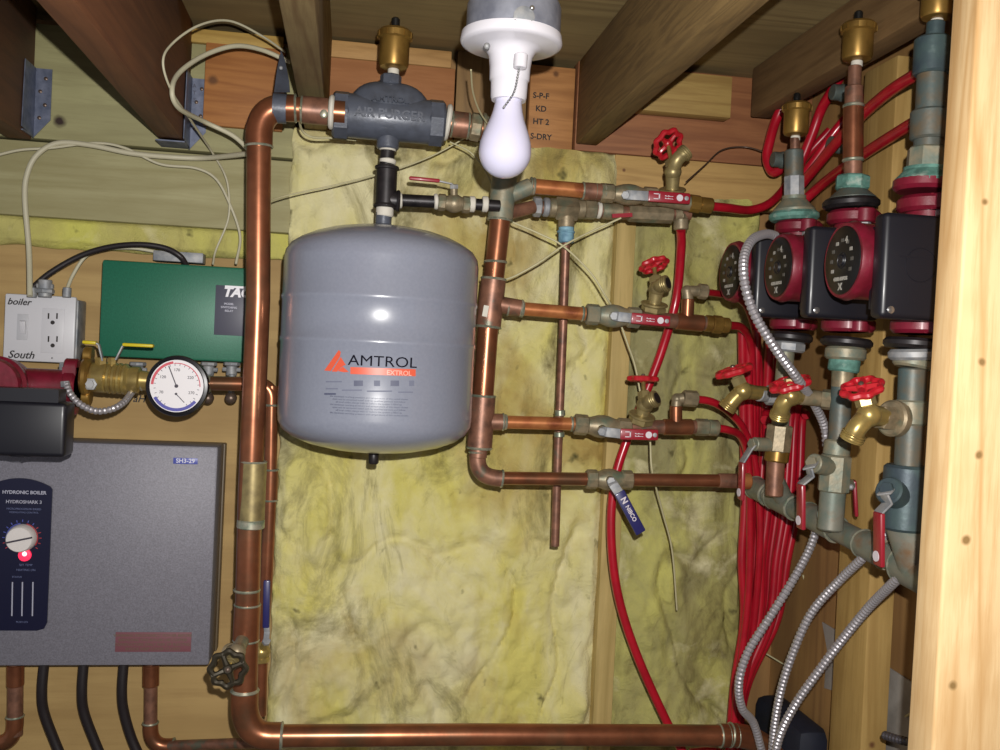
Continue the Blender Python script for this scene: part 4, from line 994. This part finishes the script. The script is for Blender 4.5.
text(st, 'model_lettering', 'SH3-29', .0095, P(185.5, 461, YF - .0014), X_, -Y_, 'sticker_white', bold=.0002)
b = MB(); b.box(P(153.5, 642, YF - .001), X_, Y_, Z_, px(70, YF), .0006, px(19, YF), .0002); st = part(ro, 'warning_sticker', b, 'sticker_red')
for k in range(4):
    text(st, 'warning_lettering', ('WARNING DISCONNECT POWER BEFORE', 'SERVICING THIS BOILER USE COPPER', 'CONDUCTORS ONLY RISK OF ELECTRIC', 'SHOCK KEEP COVER CLOSED')[k], .0062, P(153, 635.5 + k * 4.5, YF - .0014), X_, -Y_, 'boiler_side')

# pipes and cables under the boiler
for lab, x, kk in (('copper pipe dropping below the boiler at the far left', 15, 0), ('copper pipe dropping below the right part of the boiler', 150.5, 1)):
    Yc = 1.59; ro = root('boiler_copper_pipe', lab, 'pipe', P(x, 740, Yc))
    b = MB(); b.tube([P(x + .5, 662, Yc), P(x, 735, Yc)], .0105 if kk else .0118, 22); part(ro, 'tube', b, 'copper_dull')
    b = MB(); b.cyl(P(x + .5, 664, Yc), P(x + .3, 686, Yc), .0130); part(ro, 'coupling', b, 'copper')
    if kk: elbow(ro, P(x, 728, Yc), P(x, 747, Yc), P(x + 18, 746, Yc), .0120, 'copper')
    else: elbow(ro, P(x, 722, Yc), P(x, 742, Yc), P(x - 18, 744, Yc), .0128, 'copper')
ro = root('boiler_copper_pipe', 'thin horizontal copper pipe along the bottom left toward the riser', 'pipe', P(165, 745, 1.59))
b = MB(); b.tube([P(163, 746, 1.59), P(236, 743.5, 1.55), P(258, 743, 1.5)], .0085, 18); part(ro, 'tube', b, 'copper_dull')
for lab, xs_ in (('leftmost black cable curving down below the boiler', (44.5, 42, 44, 55, 68)), ('middle black cable curving down below the boiler', (84, 82, 84, 95, 108)), ('rightmost black cable curving down below the boiler', (124, 122, 124, 133, 148))):
    pts = [(xs_[0], 660, 1.58), (xs_[1], 690, 1.58), (xs_[2], 712, 1.585), (xs_[3], 742, 1.59), (xs_[4], 772, 1.59)]
    p = spl(PS(pts), 8); b = MB(); b.tube(p, .0078, 14); single('power_cable', b, 'cable_black', lab, 'cable', p[0])

# ---------------- green relay box
YG = 1.56
gx0, gx1 = P(100, 310, YG).x, P(252, 310, YG).x; gz0, gz1 = P(180, 360, YG).z, P(180, 264, YG).z
ro = root('zone_relay_box', 'wide green metal zone relay box on the plywood behind the riser', 'control box', V(((gx0 + gx1) / 2, YW, gz0)))
b = MB(); b.abox(gx0, gx1, YG, YW - .001, gz0, gz1, .004); part(ro, 'enclosure', b, 'green_box')
a, c = P(216, 285, YG), P(262, 337, YG)
b = MB(); b.abox(a.x, c.x, YG - .0012, YG, c.z, a.z, .0004); lb = part(ro, 'label_plate', b, 'label_slate')
text(lb, 'logo_lettering', 'TACO', .021, P(223, 292, YG - .0015), X_, -Y_, 'white', align='LEFT', bold=.001, shear=.25)
b = MB(); b.bar(P(225, 286.5, YG - .0016), P(252, 288, YG - .0016), .0035, Z_, .0006); part(lb, 'logo_bar', b, 'white')
for k, (s, y) in enumerate((('MODEL', 304), ('SWITCHING', 307.5), ('RELAY', 311))): text(lb, 'plate_lettering', s, .0045, P(229, y, YG - .0015), X_, -Y_, 'sticker_white')
b = MB(); b.abox(P(153, 258, 1.59).x, P(203, 258, 1.59).x, 1.59, 1.62, P(175, 262, 1.6).z, P(175, 252, 1.6).z, .001); part(ro, 'transformer', b, 'galv')
for x in (138, 209, 232):
    q = P(x, 362, 1.57); b = MB(); b.hex(q, q - Z_ * .006, .013, 8); b.cyl(q - Z_ * .006, q - Z_ * .022, .0085); b.tube([q - Z_ * .012 - X_ * .014, q - Z_ * .012 + X_ * .014], .0035, 8); part(ro, 'cable_clamp', b, 'galv')
for lab, x, y in (('small steel clamp below the gauge pipe, nearer the gauge', 209, 396), ('small steel clamp below the gauge pipe, nearer the riser', 232, 396)):
    q = P(x, y - 22, 1.55); r_ = root('cable_connector', lab, 'connector', q); b = MB(); b.cyl(q, q - Z_ * .036, .005); part(r_, 'stem', b, 'galv'); b = MB(); b.ball(q - Z_ * .038, .0095, 14); part(r_, 'knob', b, 'steel_plug')

# ---------------- outlet box
YO = 1.585
ox0, ox1 = P(3.5, 330, YO).x, P(75, 330, YO).x; oz0, oz1 = P(40, 362, YO).z, P(40, 295, YO).z
ro = root('outlet_box', 'white two gang box with switch and double outlet, handwritten boiler', 'electrical box', V(((ox0 + ox1) / 2, YW, oz0)))
b = MB(); b.abox(ox0 + .004, ox1 + .002, YO + .008, YW - .001, oz0 + .004, oz1 - .004, .003); part(ro, 'steel_box', b, 'galv')
b = MB(); b.abox(ox0, ox1, YO, YO + .009, oz0, oz1, .003); cv = part(ro, 'cover_plate', b, 'outlet_white')
def cvp(x, y, d=.0): return P(x, y, YO - d)
b = MB(); b.abox(cvp(41.5, 330).x, cvp(64, 330).x, YO - .0012, YO, cvp(50, 353).z, cvp(50, 308.5).z, .0005); oo = part(cv, 'double_outlet', b, 'outlet_white')
for yy in (318, 341):
    for dx in (48.5, 57):
        b = MB(); b.box(cvp(dx, yy - 2, .0014), X_, Y_, Z_, .0022, .0006, .009); part(cv, 'outlet_slot', b, 'socket_black')
    b = MB(); b.lathe(cvp(52.7, yy + 4.5, .0010), -Y_, [(0, .0032), (.0008, .0032)], 16); part(cv, 'ground_hole', b, 'socket_black')
b = MB(); b.abox(cvp(17, 328).x, cvp(28, 328).x, YO - .0010, YO, cvp(23, 340).z, cvp(23, 314).z, .0004); part(cv, 'switch_frame', b, 'outlet_line')
b = MB(); b.box(cvp(23, 327, .003), X_, Y_ + Z_ * .3, Z_ - Y_ * .3, .0085, .006, .02, .001); part(cv, 'switch_toggle', b, 'outlet_white')
text(cv, 'handwriting', 'boiler', .0145, cvp(19, 302, .0004), X_, -Y_, 'ink', shear=.3, bold=.0002)
text(cv, 'handwriting', 'South', .0165, cvp(21, 355, .0004), X_, -Y_, 'ink', shear=.3, bold=.0002)
for x in (52, 22):
    b = MB(); b.ball(cvp(x, 358, .0), .0015, 8); part(cv, 'screw', b, 'galv')
for k, (x, w) in enumerate(((32, 8), (45, 11), (67, 7))):
    q = P(x, 294, 1.56); b = MB(); b.cyl(q - Z_ * .005, q + Z_ * (.022 if k == 1 else .010), w * .0009); 
    if k == 1: b.hex(q + Z_ * .001, q + Z_ * .008, .014, 6); b.tube([q + Z_ * .012 - X_ * .012, q + Z_ * .012 + X_ * .012], .004, 8)
    part(ro, 'cable_clamp', b, 'galv')

# ---------------- left pump, brass valve, gauge pipe
YPm = 1.44
C = P(6, 384, YPm)
pr_ = pump('red circulator pump with black box cut by the left edge', C, P(78, 384, YPm).x - C.x, X_, -Y_, -Z_, k=.74, box=(V((P(18, 430, 1.335).x, 1.358, P(18, 429, 1.335).z)), (.045, px(84, 1.335), px(52, 1.335))), motor_r=.036, motor_l=.06, face=False)
ro = root('flanged_ball_valve', 'brass flanged valve with two yellow lever ends beside the left pump', 'valve', P(83, 378, YPm))
aL, aR = P(84, 376, YPm), P(150, 381, YPm); d = (aR - aL).normalized()
fl = MB(); fl.cyl(aL - d * .001, aL + d * .011, .030)
for t in (-1, 1): fl.cyl(aL + Z_ * (t * .030) - d * .001, aL + Z_ * (t * .030) + d * .011, .0125)
part(ro, 'flange', fl, 'brass_cap')
b = MB(); Lb = (aR - aL).length
b.lathe(aL + d * .01, d, [(0, .020), (.006, .022), (.02, .0225)] + sum([[(.022 + .007 * k, .0205), (.024 + .007 * k, .0225), (.027 + .007 * k, .0225), (.0285 + .007 * k, .0205)] for k in range(4)], []) + [(.052, .018), (.058, .0195), (.066, .0195), (.068, .0145), (.088, .0125)], 32)
part(ro, 'body', b, 'brass')
for x in (101, 112):
    b = MB(); q = P(x, 370, YPm - .005); b.hex(q, q + Z_ * .018, .0085 if x == 101 else .006, 6); part(ro, 'stem_nut', b, 'brass')
b = MB(); q = P(91, 384, YPm - .02); b.lathe(q, -Y_, [(-.01, .009), (.004, .009), (.005, .006), (.008, .006)], 6); part(ro, 'flange_bolt', b, 'galv')
for pts in (([(103, 361), (99, 344.5), (95, 342.5)], (97, 343), (83, 342)), ([(116, 360), (123, 346), (126, 344)], (123, 344.5), (154, 346))):
    b = MB(); br = PS(pts[0], YPm - .01)
    for p_, q_ in zip(br, br[1:]): b.bar(p_, q_, .010, Y_, .0022, .0006)
    h_ = part(ro, 'lever', b, 'galv'); b = MB(); b.bar(P(*pts[1], YPm - .01), P(*pts[2], YPm - .01), .013, Y_, .005, .002); part(h_, 'grip', b, 'yellow_grip')
ro = pipe('gauge_copper_pipe', 'horizontal copper pipe behind the round gauge', [P(142, 382, YPm), P(252, 384, YPm)], .0105)
collar(ro, P(142, 382, YPm), P(150, 382, YPm), .0122, 'brass')
collar(ro, P(205, 383.5, YPm), P(211, 383.5, YPm), .0122, 'solder', joints=False)
gc = P(177.5, 386, YPm - .035); gn = V((-.05, -1, .02)).normalized()
ro = root('temperature_gauge', 'round white dial gauge with black rim on the copper pipe', 'gauge', gc)
u2 = px(1, YPm - .035); GR = 29.5 * u2
b = MB(); b.lathe(gc - gn * .022, gn, [(0, GR * .8), (.004, GR * .95), (.02, GR * .97), (.023, GR), (.026, GR * .97), (.027, GR * .88), (.025, GR * .86)], 56); part(ro, 'case', b, 'gauge_black')
b = MB(); b.cyl(gc - gn * .04, gc - gn * .02, .008); part(ro, 'shank', b, 'brass')
gf = gc + gn * .0035; gx = Z_.cross(-gn).normalized() * 1.0
if gx.x < 0: gx = -gx
gy = gn.cross(gx); gy = gy if gy.z > 0 else -gy
b = MB(); b.lathe(gf, gn, [(0, GR * .85), (.002, GR * .85)], 48); fcp = part(ro, 'dial_face', b, 'gauge_white')
gs = gf + gn * .0024
def arc(R, a0_, a1_, w, m, nm):
    b = MB(); n = 24
    pl = [gs + (gx * math.cos(math.radians(a0_ + (a1_ - a0_) * k / n)) + gy * math.sin(math.radians(a0_ + (a1_ - a0_) * k / n))) * R for k in range(n + 1)]
    for p_, q_ in zip(pl, pl[1:]): b.bar(p_, q_, w, gn.cross(q_ - p_), .0005)
    part(fcp, nm, b, m)
arc(GR * .77, 100, 178, .0035, 'gauge_red', 'red_arc'); arc(GR * .77, 210, 322, .0045, 'gauge_blue', 'blue_arc'); arc(GR * .74, 0, 98, .0012, 'gauge_red', 'red_arc')
for k in range(24):
    a = math.radians(-60 + k * 300 / 23); q = gs + (gx * math.cos(a) + gy * math.sin(a)) * GR * .66
    b = MB(); b.bar(q, q + (gx * math.cos(a) + gy * math.sin(a)) * .0028, .0007, gn.cross(gx * math.cos(a) + gy * math.sin(a)), .0004); part(fcp, 'tick', b, 'needle')
for k, s in enumerate(('70', '120', '170', '220', '270')):
    a = math.radians(205 - k * 57); text(fcp, 'dial_number', s, .0058, gs + (gx * math.cos(a) + gy * math.sin(a)) * GR * .52, gx, gn, 'needle')
pv = gs + gn * .001 - gy * .0
b = MB(); b.bar(pv, pv + gx * (-8 * u2) + gy * (19 * u2), .0013, gx, .0008); b.lathe(pv, gn, [(-.001, .0025), (.001, .0025)], 16); part(fcp, 'needle', b, 'needle')
pv2 = pv - gy * (7.5 * u2); b = MB(); b.bar(pv2, pv2 + gx * (8 * u2) - gy * (8 * u2), .001, gx, .0006); b.lathe(pv2, gn, [(-.001, .0016), (.001, .0016)], 16); part(fcp, 'small_needle', b, 'needle')
conduit('short steel conduit drooping from the left pump under the brass valve', [(66, 383, 1.40), (70, 393, 1.39), (80, 404, 1.385), (96, 411, 1.385), (112, 409, 1.39), (124, 402, 1.41), (132, 392, 1.44)], .0048, .002)
b = MB(); b.hex(P(65, 381, 1.40), P(65.5, 387, 1.40), .006, 6); single('conduit_connector', b, 'galv', 'tiny steel connector where the short conduit leaves the left pump', 'connector', P(65, 385, 1.40))
# pencil writing on plywood
hw_ = root('handwritten_mark', 'black handwriting on the plywood left of the round gauge', 'writing', P(135, 397, YW))
text(hw_, 'letters', 'aH', .017, P(139, 399, YW - .0004), X_, -Y_, 'ink', shear=.3, bold=.0002)

# ================================================================== CABLES
def cable(label, pts, r, m='wire_white', name='white_cable', n=10, Y=None):
    p = spl(PS(pts, Y), n); b = MB(); b.tube(p, r, 10); return single(name, b, m, label, 'cable', p[0])
YC = 1.575
cable('thick white cable rising from the outlet box and running right', [(30, 296, 1.55), (29, 250, YC), (25, 200, YC), (27, 175, YC), (37, 155, YC), (58, 143, YC), (90, 145, YC), (130, 153, YC), (170, 157, YC), (205, 158, YC), (245, 154, 1.5), (262, 152, 1.46)], .0042)
cable('thin white cable wandering across the sill boards to the relay box', [(-10, 157, YC), (20, 150, YC), (50, 148, YC), (95, 143, YC), (125, 148, YC), (160, 164, YC), (195, 168, YC), (215, 178, YC), (228, 200, YC), (240, 235, YC), (236, 264, 1.56)], .0022)
cable('thin white wire looping high past the joist hanger and down to the relay box', [(285, 52, 1.5), (262, 36, 1.46), (230, 21, 1.42), (200, 25, 1.38), (173, 43, 1.35), (163, 62, 1.33), (172, 92, 1.36), (192, 122, 1.46), (212, 152, YC), (225, 175, YC), (229, 195, YC), (228, 220, YC), (216, 250, YC), (213, 264, 1.56)], .0017)
cable('thick white cable looping left of the riser under the joist', [(290, 62, 1.5), (262, 50, 1.48), (235, 46, 1.45), (205, 55, 1.42), (180, 72, 1.38), (172, 90, 1.35), (179, 108, 1.37), (205, 122, 1.45), (235, 137, 1.46), (256, 158, 1.45)], .0035)
cable('black cable arching from the outlet box over the relay box', [(30, 290, 1.57), (50, 273, 1.57), (80, 256, 1.57), (110, 247, 1.565), (140, 244.5, 1.56), (165, 248, 1.56), (180, 256, 1.56), (187, 266, 1.57)], .0045, 'cable_black', 'black_cable')
cable('white cable arching beneath the black one to the relay box', [(66, 292, 1.57), (73, 275, 1.58), (85, 257, 1.585), (100, 250, 1.59), (130, 248, 1.595), (158, 252, 1.6)], .0028)
cable('thin wire drooping under the air purger', [(300, 108, YR - .02), (301, 128, 1.38), (312, 137, 1.4), (335, 138, 1.42), (356, 140, 1.43)], .0018, 'wire_thin', 'thin_wire')
cable('thin wire slanting over the batt from the riser to the lamp', [(256, 206, 1.4), (285, 196, 1.45), (340, 184, 1.47), (400, 168, 1.48), (440, 152, 1.48), (480, 128, 1.45), (496, 112, 1.3)], .0012, 'wire_thin', 'thin_wire')
cable('thin wire running from the purger end down behind the header', [(450, 142, 1.45), (470, 152, 1.44), (485, 170, 1.44), (494, 190, 1.43)], .0012, 'wire_thin', 'thin_wire')
cable('thin wire hanging beside the left of the lamp', [(471, 70, 1.2), (473, 92, 1.25), (480, 112, 1.3), (492, 130, 1.35)], .0012, 'wire_thin', 'thin_wire')
cable('pale wire slanting down right from the header across the drop pipe', [(512, 222, 1.4), (540, 234, 1.39), (563, 246, 1.385), (590, 272, 1.39), (605, 295, 1.39), (618, 318, 1.415), (628, 345, 1.42), (636, 370, 1.43), (645, 420, 1.43), (650, 440, 1.41), (652, 470, 1.40), (662, 510, 1.44), (672, 550, 1.47), (677, 610, 1.5)], .0015, 'wire_thin', 'thin_wire')
cable('tan wire crossing up right from the header to the top fittings', [(500, 281, 1.42), (515, 276, 1.41), (540, 262, 1.4), (563, 246, 1.38), (590, 232, 1.39), (621, 218, 1.385)], .0015, 'wire_thin', 'thin_wire')
cable('dark thin wires from the top drain toward the corner', [(686, 182, 1.45), (705, 165, 1.5), (722, 150, 1.54), (745, 147, 1.55), (768, 153, 1.52)], .0012, 'steel_plug', 'thin_wire')
cable('thin pale cable crossing the dark plywood low at the right', [(760, 650, 1.6), (790, 668, 1.6), (808, 678, 1.6)], .0015, 'wire_thin', 'thin_wire')
cable('thin pale wire dropping behind the steel conduits', [(803, 575, 1.55), (812, 605, 1.55), (820, 640, 1.56), (824, 680, 1.57)], .0018, 'wire_thin', 'thin_wire')
cable('thin wire on the side wall at the bottom beside the post', [(886, 728, 1.3), (900, 720, 1.25), (925, 705, 1.15)], .0018, 'wire_thin', 'thin_wire')

# ================================================================== LIGHT
ld = bpy.data.lights.new('camera_flash', 'SPOT'); lo = bpy.data.objects.new('camera_flash', ld); COL.objects.link(lo)
lo.location = (0.02, -.01, 1.5 + .055); ld.energy = 78; ld.shadow_soft_size = .006; ld.spot_size = math.radians(125); ld.spot_blend = 1.0
ld.color = (1.0, .97, .93)
fw = R3 @ V((-.06, -.03, -1)); lo.rotation_euler = fw.to_track_quat('-Z', 'Y').to_euler()
w = bpy.data.worlds.new('world'); SC.world = w; w.use_nodes = True
w.node_tree.nodes['Background'].inputs[0].default_value = (.9, .92, 1.0, 1); w.node_tree.nodes['Background'].inputs[1].default_value = .30
SC.view_settings.view_transform = 'Standard'; SC.view_settings.look = 'None'; SC.view_settings.gamma = 1
SC.view_settings.exposure = 0; SC.view_settings.use_curve_mapping = False
